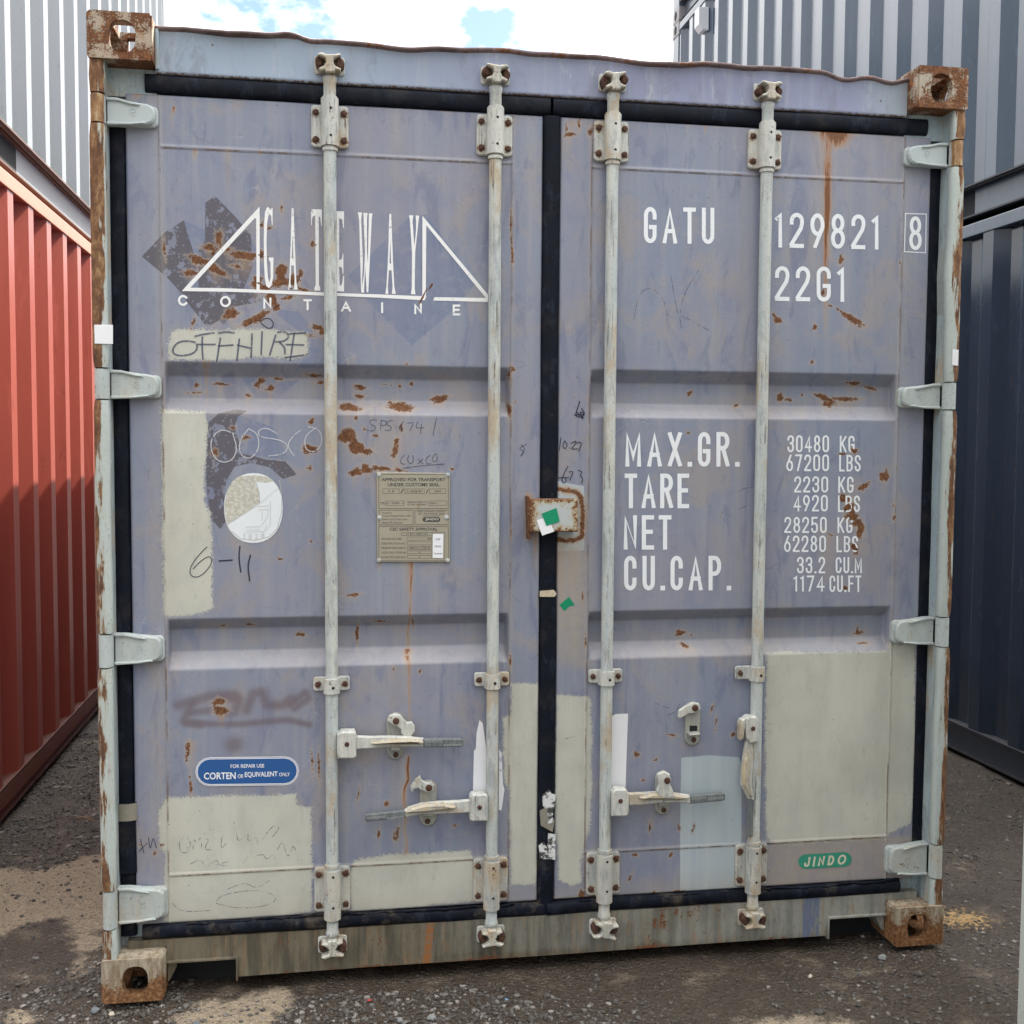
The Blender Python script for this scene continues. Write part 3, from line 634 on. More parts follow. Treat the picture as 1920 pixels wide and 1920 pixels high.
# corner castings: hollow boxes with an aperture through each face
def hollow_casting(cx, cz, sx, sz, mats, name='corner_casting', y0=0.0, sy=1, hx=.038, hz=.038):
    Wd, Ln, Hh, t = .162, .178, .118, .026
    bm = bmesh.new(); bmesh.ops.create_cube(bm, size=1)
    x0, x1 = sorted((cx, cx+sx*Wd)); z0, z1 = sorted((cz, cz+sz*Hh)); ya, yb = sorted((y0, y0+sy*Ln))
    for v in bm.verts: v.co = Vector(((x0+x1)/2+v.co.x*(x1-x0), (ya+yb)/2+v.co.y*(yb-ya), (z0+z1)/2+v.co.z*(z1-z0)))
    oe = [e for e in bm.edges if all(abs(v.co.x-cx) < 1e-6 for v in e.verts)]
    ot = [e for e in bm.edges if e not in oe]
    r = bmesh.ops.bevel(bm, geom=oe, offset=.013, segments=4, affect='EDGES', profile=.5)
    bmesh.ops.bevel(bm, geom=[e for e in bm.edges if e.is_valid and e.calc_length() > .09 and not any(abs(v.co.x-cx) < .014 for v in e.verts)], offset=.004, segments=2, affect='EDGES')
    me = bpy.data.meshes.new(name); bm.to_mesh(me); bm.free()
    for m in mats: me.materials.append(m)
    o = bpy.data.objects.new(name, me); COL.objects.link(o)
    def cutter(fn):
        mb = MB(); fn(mb); c = mb.obj('cut', []); fixn(c); c.data.materials.clear()
        md = o.modifiers.new('b', 'BOOLEAN'); md.operation = 'DIFFERENCE'; md.object = c; md.solver = 'EXACT'
        dg = bpy.context.evaluated_depsgraph_get(); nm = bpy.data.meshes.new_from_object(o.evaluated_get(dg)); o.modifiers.clear(); old = o.data; o.data = nm
        bpy.data.objects.remove(c)
    yc = (ya+yb)/2; zc = (z0+z1)/2; xc = (x0+x1)/2
    cutter(lambda mb: mb.box(x0+t*.8, x1-t*.8, ya+t, yb-t, z0+t*.8, z1-t*.8))
    el = lambda c, a, b, n=20: [(c+a*(abs(math.cos(q))**.8)*math.copysign(1, math.cos(q)), zc-.002+b*(abs(math.sin(q))**.8)*math.copysign(1, math.sin(q))) for q in [2*math.pi*k/n for k in range(n)]]
    fx = xc+sx*hx*0; fc = cx+sx*.089
    cutter(lambda mb: mb.prism(el(fc, .0335, .041), y0-sy*.01, y0+sy*.06, 0, 0))
    sc = y0+sy*.095
    cutter(lambda mb: mb.prism(el(sc, .040, .040), cx-sx*.01, cx+sx*.06, 0, 0, 'x'))
    zt = cz-sz*.01; zu = cz+sz*.06
    cutter(lambda mb: mb.box(fc-.03, fc+.03, sc-.055, sc+.055, min(zt, zu), max(zt, zu)))
    if sz < 0 and sx > 0 and sy > 0:   # worn-open back lets daylight through the upper left casting
        cutter(lambda mb: mb.box(fc-.012, fc+.045, yb-.06, yb+.01, zc+.0, z1-.014))
    o.data.update(); o.parent = box_e; return o
for sx, cx in ((1, -W2), (-1, W2)):
    hollow_casting(cx, HT, sx, -1, [M_cast]); hollow_casting(cx, 0, sx, 1, [M_castl if sx > 0 else M_castl])
    for z, sz in ((HT, -1), (0, 1)):
        mb = MB(); casting(mb, cx, LEN, z, sx, -1, sz); o = fixn(mb.obj('corner_casting', [M_cast, BLACK], box_e))

# corner posts with a front flange interrupted at each hinge
HZ = [(2.316, 2.387), (1.610, 1.687), (.905, .991), (.199, .300)]
for s in (-1, 1):
    mb = MB()
    pr_ = [(1.2145, .22), (1.2145, .034), (1.178, .034), (1.178, .092), (1.115, .092), (1.115, .22)]
    vs = [(s*x, y, z) for z in (.112, 2.478) for x, y in pr_]; n = len(pr_)
    mb.add(vs, [(i, (i+1) % n, n+(i+1) % n, n+i) for i in range(n)]+[tuple(range(n)), tuple(range(n, 2*n))], 1)
    fl = [(1.2155, .10), (1.2155, .012), (1.2125, .006), (1.206, .0035), (1.185, .0035), (1.1795, .006), (1.1765, .011), (1.1765, .030), (1.181, .0335), (1.1815, .10)]
    n = len(fl); zs = [.116]+[v for a, b in reversed(HZ) for v in (a-.004, b+.004)]+[2.4755]
    for k in range(0, len(zs), 2):
        za, zb = zs[k], zs[k+1]; st = max(2, int((zb-za)/.03)); vs = []; fs = []
        for j in range(st+1):
            z = za+(zb-za)*j/st; e = min(z-za, zb-z); pin = .0025*max(0, 1-e/.012)
            wob = float(vnoise(z, s*3.1, 9, 21))*.004+float(vnoise(z, s*1.7, 35, 22))*.0016
            bend = s*(-.010*math.exp(-((z-1.95)/.09)**2) if s > 0 else 0)*0
            for x, y in fl:
                xx = x-(pin if x > 1.2 else -pin)+(wob if x < 1.19 else wob*.35)
                if s > 0 and x < 1.19: xx -= .006*math.exp(-((z-2.0)/.10)**2)
                vs.append((s*xx, y+pin*.8+abs(wob)*.4, z))
        for j in range(st):
            for i in range(n-1): fs.append((j*n+i, j*n+i+1, (j+1)*n+i+1, (j+1)*n+i))
        mb.add(vs, fs, 0, True); mb.add([vs[i] for i in range(n)], [tuple(range(n))], 0); mb.add(vs[-n:], [tuple(range(n))[::-1]], 0)
    fixn(mb.obj('corner_post', [M_post, M_inn], box_e))
    # rear post, side wall
    mb = MB(); a, b = sorted((s*1.214, s*1.10)); mb.box(a, b, LEN-.165, LEN-.004, .118, 2.473, 0, .006); mb.obj('corner_post', M_side, box_e)
    prof = [(0, .23)]; y = .23
    while y+.316 < LEN-.2:
        for d, t in ((0, .082), (.036, .158), (.036, .24), (0, .316)): prof.append((d, y+t))
        y += .316
    prof.append((0, LEN-.165)); n = len(prof); mb = MB()
    mb.add([(s*(1.205-d), y, z) for z in (.16, 2.53) for d, y in prof]+[(s*1.16, y, z) for z in (.16, 2.53) for d, y in prof], [(i, i+1, n+i+1, n+i) for i in range(n-1)]+[(2*n+i, 3*n+i, 3*n+i+1, 2*n+i+1) for i in range(n-1)])
    fixn(mb.obj('side_wall', M_side, box_e))
    mb = MB(); a, b = sorted((s*1.213, s*1.153)); mb.box(a, b, .178, LEN-.178, 2.53, 2.586, 0, .004); mb.obj('top_rail', M_side, box_e)
    mb = MB(); mb.box(a, b, .178, LEN-.178, .02, .16, 0, .004); mb.obj('bottom_rail', M_side, box_e)
mb = MB(); mb.box(-1.15, 1.15, .30, LEN-.09, 2.555, 2.574)
for k in range(18): mb.box(-1.05, 1.05, .36+k*.31, .52+k*.31, 2.5735, 2.583, 0, .004)
mb.obj('roof', M_side, box_e)
mb = MB(); mb.box(-1.10, 1.10, LEN-.07, LEN-.03, .05, 2.55)
for k in range(9): mb.box(-1.03+k*.235, -.90+k*.235, LEN-.031, LEN-.006, .14, 2.46, 0, .004)
mb.obj('end_wall', M_side, box_e)
mb = MB(); mb.box(-1.15, 1.15, .13, LEN-.09, .10, .15); mb.obj('floor', M_side, box_e)

# header with a bent, wavy top edge
N = 160; X0, X1 = -1.057, 1.057; vs = []; fs = []
for k in range(N+1):
    x = X0+(X1-X0)*k/N
    wv = .0045*float(vnoise(x, 0, 7, 5))*2+.004*float(vnoise(x, 4, 16, 6))+.006*max(0, float(vnoise(x, 1, 2.6, 6)))
    for (px, dip, wd) in ((-.71, .009, .035), (-.655, -.004, .03), (-.42, -.007, .06), (.86, -.013, .05), (1.00, -.014, .045), (.30, -.005, .12), (-.95, .004, .06), (.80, .004, .03)): wv += dip*math.exp(-((x-px)/wd)**2)
    zt = 2.5775+wv; yo = .018*float(vnoise(x, 2, 6, 7))
    for y, z in ((.30, zt-.006), (.20, zt-.001), (.066, zt), (.047+yo, zt-.001), (.043+yo, zt-.005), (.045+yo, zt-.010), (.056, zt-.014), (.060, zt-.022), (.060, 2.47), (.061, 2.4605), (.072, 2.4595), (.13, 2.4595)): vs.append((x, y, z))
n = 12
for k in range(N):
    for i in range(n-1): fs.append((k*n+i, k*n+i+1, (k+1)*n+i+1, (k+1)*n+i))
mb = MB(); mb.add(vs, [f for q, f in enumerate(fs) if q % (n-1) >= 6], 0, True); mb.add(vs, [f for q, f in enumerate(fs) if q % (n-1) < 6], 4, True); mb.box(-1.0565, -1.047, .048, .0605, 2.468, 2.572, 1, .003)
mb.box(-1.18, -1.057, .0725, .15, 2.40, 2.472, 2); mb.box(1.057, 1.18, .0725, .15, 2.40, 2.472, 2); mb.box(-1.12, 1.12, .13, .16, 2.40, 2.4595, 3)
o = fixn(mb.obj('door_header', [M_head, M_inn, M_inn, M_dark, M_lip], box_e))

# sill with two fork recesses
zb, zt = .022, .1405; xa, xb = -.871, .871
out = [(-1.057, .0815), (xa-.002, .0785), (xa, .0765), (xa, zb), (xb, zb), (xb, .0765), (xb+.002, .0785), (1.057, .0835), (1.16, .119), (1.16, zt), (-1.16, zt), (-1.16, .119), (-1.057, .119)]
mb = MB()
mb.prism([(-1.056, .0805), (xa, .0785), (xa, zb), (-.5, zb+.0015), (0, zb-.001), (.5, zb+.001), (xb, zb), (xb, .0785), (1.056, .0805), (1.056, zt), (-1.056, zt)], .0600, .15, 0, 0)
mb.box(-1.16, -1.056, .064, .15, .119, .140, 0); mb.box(1.056, 1.16, .064, .15, .119, .140, 0)
for s in (-1, 1):
    a, b = sorted((s*.868, s*1.056)); mb.box(a, b, .050, .12, .0755, .0815, 0, .0015)     # recess lip
    a2, b2 = sorted((s*.80, s*1.10)); mb.box(a2, b2, .152, .16, -.03, .10, 1)  # black backing plate, painted-in deep shade under the container
    a, b = sorted((s*.866, s*.8715)); mb.box(a, b, .050, .12, .014, .0765, 0, .0015)
    mb.prism([(s*1.0555, .082), (s*1.037, .078), (s*1.030, .062), (s*1.045, .03), (s*1.0555, .016)], .064, .16, 0, .002)
    a, b = sorted((s*.875, s*1.03)); pass
fixn(mb.obj('door_sill', [M_sill, M_dark], box_e))
RODX = [-.608, -.1605, .170, .623]

# cam keepers welded on header and sill: two rusty lugs beside each cam
def lug(mb, x, y0, y1, z, w, h, mat=0):
    pts = []
    for k in range(12):
        a = 2*math.pi*k/12; pts.append((x+w*math.cos(a)*(1+.12*math.sin(3*a+x*40)), z+h*math.sin(a)*(1+.1*math.cos(2*a+x*31))))
    mb.prism(pts, y0, y1, mat, .0045)
for i, x in enumerate(RODX):
    for z in (2.505, .0985):
        mb = MB(); up = z > 1
        mb.prism(rrect(x-.040, x+.040, z-.024, z+.024, .008), .0545, .0603, 1, .0015)
        r = random.Random(i*7+int(up))
        lug(mb, x-.027, .026+r.uniform(0, .006), .056, z+r.uniform(-.003, .004), .0105, .0155+r.uniform(-.002, .003))
        lug(mb, x+.027, .024+r.uniform(0, .006), .056, z+r.uniform(-.003, .004), .011, .0165+r.uniform(-.002, .003))
        fixn(mb.obj('cam_keeper', [M_bolt, M_brk], box_e))
# ------------------------------------------------------------------ doors: one pressed-steel sheet each
TR = [(1.713, 1.677, 1.617, 1.577), (1.021, .988, .926, .882)]
def sstep(a, b, x): t = np.clip((x-a)/(b-a), 0, 1); return t*t*(3-2*t)
def soft(t): t = np.clip(t*.92+.04, 0, 1); e = .10; return np.where(t < e, t*t/(2*e), np.where(t > 1-e, 1-e-(1-t)**2/(2*e)+0*t, t-e/2))/(1-e)
PAN = {0: (-1.050, -.108), 1: (.116, 1.058)}
EXT = {0: (-1.137, -.0225), 1: (.0265, 1.1455)}
def height(x, z):
    x = np.asarray(x, float); z = np.asarray(z, float); y = np.full(x.shape, D)
    y = y+vnoise(x, z, 4.5, 31)*.0022+vnoise(x, z, 11, 32)*.0008
    for k in (0, 1):
        a, b = PAN[k]; inx = sstep(a+.004, a+.012, x)*(1-sstep(b-.012, b-.004, x))
        for zt, z1, z2, zb in TR:
            y = y+.036*inx*soft((z-zb)/(z2-zb))*(1-soft((z-z1)/(zt-z1)))
        for xs in (a, b): y = y-.0022*np.exp(-((x-xs)/.003)**2)
        for zs in (2.277, .316): y = y-.0026*np.exp(-((z-zs)/.003)**2)*((x > a) & (x < b))
    for (cx, cz, rx, rz, am) in ((.98, .47, .10, .12, .007), (.30, .60, .12, .10, .002), (-.85, .45, .16, .10, .0015), (-.03, .5, .03, .1, .002)):
        y = y+am*np.exp(-((x-cx)/rx)**2-((z-cz)/rz)**2)
    return y
def hy(x, z): return float(height(np.array([x]), np.array([z]))[0])

CREAM = [[(322, 620), (345, 616), (448, 618), (455, 614), (500, 616), (577, 622), (578, 668), (560, 672), (470, 672), (400, 676), (318, 676), (316, 660), (318, 640)],
 [(303, 765), (312, 768), (385, 770), (390, 800), (388, 840), (384, 900), (385, 940), (395, 960), (398, 1000), (399, 1140), (390, 1147), (370, 1155), (313, 1157), (305, 1150), (306, 1100), (303, 1000), (303, 850)],
 [(308, 1500), (313, 1495), (555, 1488), (558, 1508), (586, 1512), (586, 1640), (584, 1708), (540, 1720), (480, 1726), (415, 1733), (320, 1737), (308, 1728), (308, 1600), (298, 1590), (297, 1520)],
 [(662, 1614), (690, 1606), (740, 1601), (880, 1594), (887, 1610), (892, 1690), (820, 1698), (740, 1706), (660, 1711), (655, 1690), (656, 1640)],
 [(957, 1280), (1012, 1280), (1008, 1662), (957, 1660), (955, 1480), (945, 1470), (941, 1345), (957, 1340)],
 [(1043, 1303), (1100, 1303), (1109, 1310), (1111, 1380), (1110, 1480), (1106, 1560), (1100, 1575), (1093, 1600), (1090, 1655), (1070, 1662), (1047, 1650), (1045, 1600), (1040, 1560), (1040, 1400)],
 [(1437, 1225), (1480, 1221), (1560, 1224), (1665, 1220), (1668, 1205), (1716, 1208), (1717, 1400), (1713, 1500), (1707, 1545), (1690, 1553), (1670, 1563), (1662, 1575), (1620, 1578), (1510, 1580), (1505, 1586), (1450, 1584), (1436, 1572), (1433, 1400)]]
PALE = [[(1278, 1421), (1330, 1416), (1385, 1420), (1390, 1430), (1390, 1570), (1386, 1600), (1382, 1665), (1275, 1672), (1275, 1600), (1276, 1500)], [(1040, 900), (1095, 912), (1096, 1032), (1038, 1034)]]
FILM = [[(266, 481), (308, 436), (345, 413), (352, 440), (372, 500), (340, 550), (313, 520)], [(385, 380), (403, 367), (440, 405), (470, 440), (474, 500), (455, 545), (372, 545), (372, 470), (384, 450)],
 [(335, 540), (480, 545), (490, 565), (440, 575), (420, 610), (412, 600), (388, 613), (352, 568)],
 [(388, 795), (410, 775), (440, 768), (465, 770), (445, 782), (440, 800), (455, 850), (500, 862), (535, 865), (557, 890), (530, 898), (505, 876), (470, 868), (440, 875), (425, 900), (420, 940), (425, 975), (413, 992), (395, 972), (386, 900)]]
FILMB = [[(652, 518), (770, 405), (800, 402), (893, 530), (872, 556), (840, 590), (772, 648), (690, 565)], [(440, 775), (510, 800), (545, 865), (455, 850)], [(500, 575), (560, 585), (610, 640), (607, 690), (560, 690), (585, 640)], [(448, 706), (560, 712), (520, 745), (480, 745)],
 [(345, 413), (403, 440), (470, 440), (500, 520), (470, 545), (350, 545)]]
# rust scabs: x, y, rx, ry, rotation (photo pixels)
RU = """411,447,6,15,0 393,464,13,6,0 426,467,7,5,0 373,488,19,8,12 406,506,18,8,22 359,512,13,5,-8 460,479,27,8,0 491,477,5,7,0 443,499,9,3,0 491,421,4,5,0 505,427,5,3,0
527,512,11,16,0 527,528,17,10,0 551,526,12,9,0 563,514,4,8,0 482,530,12,11,0 497,541,12,8,0 569,543,12,3,12 509,562,9,15,-35 518,575,8,7,0 539,558,12,3,-22 434,588,16,8,0 480,597,27,7,-33 362,605,2.4,8,15 528,390,2.4,6,10 587,457,4,6,0
594,613,11,5,20 604,621,5,8,0 581,628,7,2.4,0 308,465,2.6,13,0 487,714,10,5,-28 481,720,6,4,-20 412,719,10,3,5 365,722,4,4,0 521,709,10,2.6,5 588,703,15,2.4,5 600,716,6,3,0 505,727,8,5,0 463,740,6,3,0 363,735,10,2,-8
580,842,14,8,-10 580,877,4,5,0 583,790,5,5,0 402,848,5,7,0 460,820,7,4,0 437,802,4,3,0 583,1016,3,3,0 525,1048,3,3,0 563,1193,9,3,5 417,1175,6,1.8,0 467,1173,9,2.2,0
675,725,10,4,0 675,742,8,4,0 723,719,4,2,0 750,723,3,2,0 772,718,4,3,0 750,761,26,6,0 760,766,18,6,0 733,753,4,2,0 827,747,18,6,-12 655,763,19,8,12 667,783,3,5,0 652,818,21,11,0 668,838,15,13,0 686,846,13,5,8 743,830,4,9,0 742,843,5,9,0 738,853,5,6,0 752,802,3,6,0 683,804,3,3,0 703,817,4,3,0 667,885,12,7,0 687,880,9,9,0 715,878,15,5,8 750,882,9,3,10 847,879,3,3,0 663,1115,10,3,-12 670,1193,3,16,0 715,1167,12,2.2,8 775,1168,1.5,7,-15 962,692,4,4,0 955,767,3,12,0 966,753,2.4,2,0 762,682,2.4,2.4,0 738,1253,2,3,0 787,1259,2,4,0
1577,487,4.5,6.5,0 1543,549,3,5,20 1458,600,7,6,0 1452,592,3,5,-30 1528,613,5,4,30 1557,573,3,2,0 1598,598,24,6,32 1687,493,2,2,0
1522,680,4,3,0 1608,718,13,2.6,0 1643,727,11,2.4,8 1557,746,18,5,22 1563,757,9,6,0 1595,747,27,3.2,0 1472,744,7,5.5,0 1488,749,5,3,0 1513,740,2,2,0 1300,737,5,4,0 1388,760,5,3,-20 1290,811,3,3,0 1602,845,8,4,0 1580,851,5,2,0 1658,893,8,10,0 1620,912,9,5.5,-28 1586,935,7,9,-30 1595,955,11,9,20 1597,968,11,8,0 1606,980,8,7,0 1613,992,8,14,0 1555,1001,7,1.8,33 1602,1025,8,5,0 1605,1037,5,4,0 1585,1102,4,4,0 1620,1190,9,3,0 1618,1184,2.4,6,0 1625,1208,8,1.8,5 1283,1190,8,6,0 1302,1195,3,2,0 1288,1213,9,3,20 1352,969,2,2,0 1675,947,1.8,3.4,0 1676,970,1.8,3.4,0
725,1508,3,6,25 710,1563,2,6,0 745,1563,3,8,10 739,1570,3,6,-5 853,1548,3.5,2,0 672,1490,1.5,10,12 409,1316,11,7,10 413,1332,13,9,0 352,1404,4,12,0 350,1420,2,9,5 357,1475,2.4,14,0 585,1426,2,14,0 598,1435,1.8,22,0 1260,1378,10,1.6,15 1194,1415,5,5,0 1342,1355,1.5,9,0 1335,1328,1.6,7,15 1375,1376,3.4,4,0 1230,1425,3,2,0 1206,1463,3,3,0 1191,1603,4,4,0 1258,1603,3.4,4,0 1182,1645,2,7,25 1300,1552,2,6,15 1219,1550,2.4,7,10 1273,1552,3,5,0 1078,1687,36,4,-3 1091,1679,8,9,0 1060,1690,20,4,0 1226,1675,6,3,0 1273,1672,8,3,0 1115,1672,5,4,0
303,1585,4,3,0 290,1600,3,4,0 262,1585,3,2,0 1062,240,2,6,0 1068,252,8,5,0 1086,232,1.8,8,0 1106,248,4,8,0 958,430,1.8,26,0 961,480,1.8,18,0 956,700,2,10,0 947,1130,1.6,3,0 958,995,1.6,8,0 1092,1120,1.6,8,0 1098,1200,1.8,8,0 957,1240,2,8,0"""
RU = [tuple(float(v) for v in t.split(',')) for t in RU.split()]
WELD = [[(1034, 912), (1052, 918), (1078, 922), (1089, 931), (1093, 960), (1091, 1006), (1076, 1014), (1038, 1012)], [(991, 932), (992, 975), (991, 1008)]]
SEAMDOTS = [[(966, 1130), (958, 1150)], [(301, 180), (300, 200), (299, 228)]]
# rust runs: x, y0, y1, half width, strength, drift
ST = [(1553, 246, 640, 9, 1.5, -6), (1558, 244, 315, 15, 1.4, -6), (1562, 243, 282, 36, 2.4, 0), (1556, 244, 300, 24, 1.2, -3), (1547, 260, 600, 24, .42, -4), (1541, 247, 300, 3, .9, -2), (1549, 247, 380, 3.5, 1.0, -3), (1566, 248, 290, 3, .9, -2), (1577, 248, 268, 3, .7, 0), (1592, 246, 300, 2.2, .95, -1), (1530, 247, 268, 3, .8, 0), (1524, 246, 258, 4, .6, 0), (1605, 246, 256, 5, .6, 0),
 (1552, 300, 640, 13, .6, -4), (1520, 330, 600, 12, .18, 0), (1590, 300, 560, 12, .14, 0),
 (427, 282, 385, 7, .6, 0), (365, 283, 305, 6, .5, 0), (487, 284, 298, 5, .4, 0), (326, 203, 220, 3, .9, -2), (320, 215, 250, 5, .3, 0), (383, 676, 780, 3.5, .75, 3), (392, 676, 720, 2.5, .6, -4), (772, 1056, 1330, 2.2, 1.25, -10), (772, 1056, 1330, 7, .5, -9), (765, 1222, 1275, 8, 1.1, 0), (767, 1245, 1370, 3.5, .9, 2), (766, 1056, 1130, 12, .5, 0), (712, 1056, 1075, 4, .6, 0),
 (1005, 985, 1100, 9, .55, -4), (991, 960, 1015, 4, .9, 0), (245/3, 0, 1, 1, 0, 0), (360, 1390, 1480, 10, .45, 0), (415, 1340, 1360, 12, .6, 3), (1030+20, 1020, 1240, 14, .35, 0), (1075, 1030, 1180, 16, .3, 0), (258, 172, 190, 10, .9, 0), (838, 205, 216, 14, .5, 0), (1070, 230, 262, 18, .35, 0), (1290, 232, 246, 3, .6, 0), (1322, 234, 258, 4, .6, 0), (1345, 234, 250, 3, .5, 0), (940, 1700, 1715, 30, .3, 0)]
CRACK = [(766, 1420), (764, 1440), (766, 1462), (758, 1478), (757, 1500), (759, 1515), (760, 1540), (758, 1556), (762, 1575), (761, 1600)]
SPRAY = [([(335, 1322), (398, 1305), (440, 1303)], 11), ([(360, 1318), (345, 1352), (375, 1358)], 9), ([(358, 1336), (395, 1332)], 8), ([(420, 1308), (448, 1312), (440, 1335), (415, 1338)], 10), ([(462, 1332), (475, 1300), (492, 1298), (500, 1322), (530, 1322), (545, 1310)], 10), ([(545, 1322), (572, 1298), (578, 1310), (552, 1328)], 8), ([(350, 1357), (450, 1358), (540, 1350), (580, 1359)], 7), ([(436, 1397), (440, 1396)], 17)]
CELL = .0031
def make_door(k):
    xa, xb = EXT[k]; za, zb = .1795, 2.4105
    nx = int((xb-xa)/CELL)+1; nz = int((zb-za)/CELL)+1
    X, Z = np.meshgrid(np.linspace(xa, xb, nx), np.linspace(za, zb, nz)); X = X.ravel(); Z = Z.ravel()
    Y = height(X, Z)
    ed = np.minimum(np.minimum(X-xa, xb-X), np.minimum(Z-za, zb-Z)); Y = Y+.006*np.clip(1-ed/.005, 0, 1)**2
    N = nx*nz; lo = (k == 0)
    f = {n: np.full(N, .06) for n in ('rust', 'cream', 'pale', 'film', 'film_blue', 'seam')}
    s = {n: np.zeros(N) for n in ('stain', 'dirt', 'spray')}
    for nm, L in (('cream', CREAM), ('pale', PALE), ('film', FILM), ('film_blue', FILMB)):
        for poly in L: sdf_poly(X, Z, PY(poly, D), f[nm])
    r = np.random.RandomState(5+k)
    for (px, py, rx, ry, rot) in RU:
        cx, cz = onY(px, py, D); sc = onY(px+1, py, D)[0]-cx
        if cx < xa-.05 or cx > xb+.05: continue
        ax, az = rx*sc, ry*sc; m = max(ax, az)+.03
        idx = np.where((abs(X-cx) < m) & (abs(Z-cz) < m))[0]
        if len(idx) == 0: continue
        a = math.radians(-rot); dx, dz = X[idx]-cx, Z[idx]-cz; u = dx*math.cos(a)+dz*math.sin(a); v = -dx*math.sin(a)+dz*math.cos(a)
        q = np.hypot(u/ax, v/az); th = np.arctan2(v/az, u/ax); ph = r.rand(3)*6.28
        q = q/(1+.16*np.sin(2*th+ph[0])+.12*np.sin(3*th+ph[1])+.08*np.sin(5*th+ph[2]))
        f['rust'][idx] = np.minimum(f['rust'][idx], (q-1)*(min(ax, az)*.65+.15*m*.3))
        if max(rx, ry) > 5 and Z[idx].size:       # faint run below each scab
            L_ = r.uniform(.02, .07); w_ = ax*.7
            i2 = np.where((abs(X-cx) < w_*1.8) & (Z < cz) & (Z > cz-L_-az))[0]
            s['stain'][i2] = np.maximum(s['stain'][i2], .42*np.exp(-((X[i2]-cx)/w_)**2)*np.clip(1-(cz-Z[i2])/(L_+az), 0, 1))
    for pl_ in WELD:
        idx, d = seg_dist(X, Z, PY(pl_, D), .05); wd = .006 if pl_ is WELD[0] else .0025
        f['rust'][idx] = np.minimum(f['rust'][idx], d-wd-.003*(vnoise(X[idx], Z[idx], 60, 3)))
        s['stain'][idx] = np.maximum(s['stain'][idx], .8*np.exp(-(d/.012)**2))
    for (px, y0, y1, hw, st, dr) in ST:
        if st == 0: continue
        x0, zt = onY(px, y0, D); x1, zb_ = onY(px+dr, y1, D); w_ = hw*.00142
        idx = np.where((abs(X-x0) < w_*2.5+.02) & (Z < zt+.004) & (Z > zb_))[0]
        if len(idx) == 0: continue
        t = (zt-Z[idx])/(zt-zb_); t = np.clip(t, 0, 1)
        xc = x0+(x1-x0)*t+.002*vnoise(Z[idx]*0+px, Z[idx], 30, 8)
        v = st*np.exp(-((X[idx]-xc)/(w_*(1-.35*t)))**2)*(1-t)**.7
        s['stain'][idx] = np.maximum(s['stain'][idx], v)
    if lo:
        idx, d = seg_dist(X, Z, PY(CRACK, D), .02); s['stain'][idx] = np.maximum(s['stain'][idx], .9*np.exp(-(d/.0032)**2)+.3*np.exp(-(d/.012)**2))
        for pts_, w_ in SPRAY:
            w2 = w_*.00145; idx, d = seg_dist(X, Z, PY(pts_, D), w2*2.4)
            s['spray'][idx] = 1-(1-s['spray'][idx])*(1-.85*np.exp(-(d/w2)**2.6))
    a, b = PAN[k]
    inp = (X > a-.002) & (X < b+.002)
    # vertical tan rain streaks and dust on the upward-facing folds
    cols = vnoise(X*14, X*0+k, 1, 40)+.6*vnoise(X*37, X*0+k, 1, 41)
    s['dirt'] += np.clip(cols-.14, 0, 1)*.80*np.clip(.35+vnoise(X*3, Z, 1.6, 42), 0, 1)
    for zt_, z1, z2, zb_ in TR:
        s['dirt'] = np.maximum(s['dirt'], .40*sstep(zb_-.012, zb_+.008, Z)*(1-sstep(z2-.006, z2+.01, Z))*inp)
        s['dirt'] = np.maximum(s['dirt'], .22*sstep(z2-.01, z2, Z)*(1-sstep(z2+.02, z2+.04, Z))*inp)
    s['dirt'] = np.maximum(s['dirt'], .55*np.clip(1-(Z-.18)/.07, 0, 1)*(1 if not lo else .8))
    if not lo:
        s['dirt'] = np.maximum(s['dirt'], .85*np.exp(-((X-.075)/.055)**4)*sstep(.84, .90, Z)*(1-sstep(1.18, 1.26, Z)))
        s['dirt'] = np.maximum(s['dirt'], .80*sstep(.64, .70, X)*(1-sstep(.30, .325, Z)))
    idx = np.where(abs(X-a) < .02)[0]; s['dirt'][idx] = np.maximum(s['dirt'][idx], .30*np.exp(-((X[idx]-a)/.010)**2))
    idx = np.where(abs(X-b) < .02)[0]; s['dirt'][idx] = np.maximum(s['dirt'][idx], .30*np.exp(-((X[idx]-b)/.010)**2))
    for (zz, am) in ((2.277, .25), (.316, .45)):
        s['dirt'] = np.maximum(s['dirt'], am*np.exp(-((Z-zz)/.007)**2)*inp)
    f['seam'] = np.minimum(np.minimum(abs(X-a), abs(X-b)), np.where(inp, np.minimum(abs(Z-2.2735), abs(Z-.3125)), .06)); f['seam'] = np.minimum(f['seam'], .06)
    i = np.arange(N).reshape(nz, nx)
    q = np.stack([i[:-1, :-1], i[:-1, 1:], i[1:, 1:], i[1:, :-1]], -1).reshape(-1, 4)
    # closed edge and back
    ring = np.concatenate([i[0, :], i[1:, -1], i[-1, -2::-1], i[-2:0:-1, 0]]); m = len(ring)
    co = np.stack([X, Y, Z], 1); bk = co[ring].copy(); bk[:, 1] = .125
    co = np.concatenate([co, bk]); br = N+np.arange(m); rn = np.roll(ring, -1); bn = np.roll(br, -1)
    faces = q.tolist()+np.stack([ring, br, bn, rn], 1).tolist()+[br[::-1].tolist()]
    me = bpy.data.meshes.new('door'); me.from_pydata(co.tolist(), [], faces)
    sm = [True]*len(q)+[False]*(m+1); me.polygons.foreach_set('use_smooth', sm); me.materials.append(M_door)
    for nm, arr in list(f.items())+list(s.items()): fattr(me, nm, np.concatenate([arr, np.full(m, .06 if nm in f else 0)]))
    me.update(); o = bpy.data.objects.new('door', me); COL.objects.link(o); o.parent = box_e
    return o
doors = [make_door(0), make_door(1)]
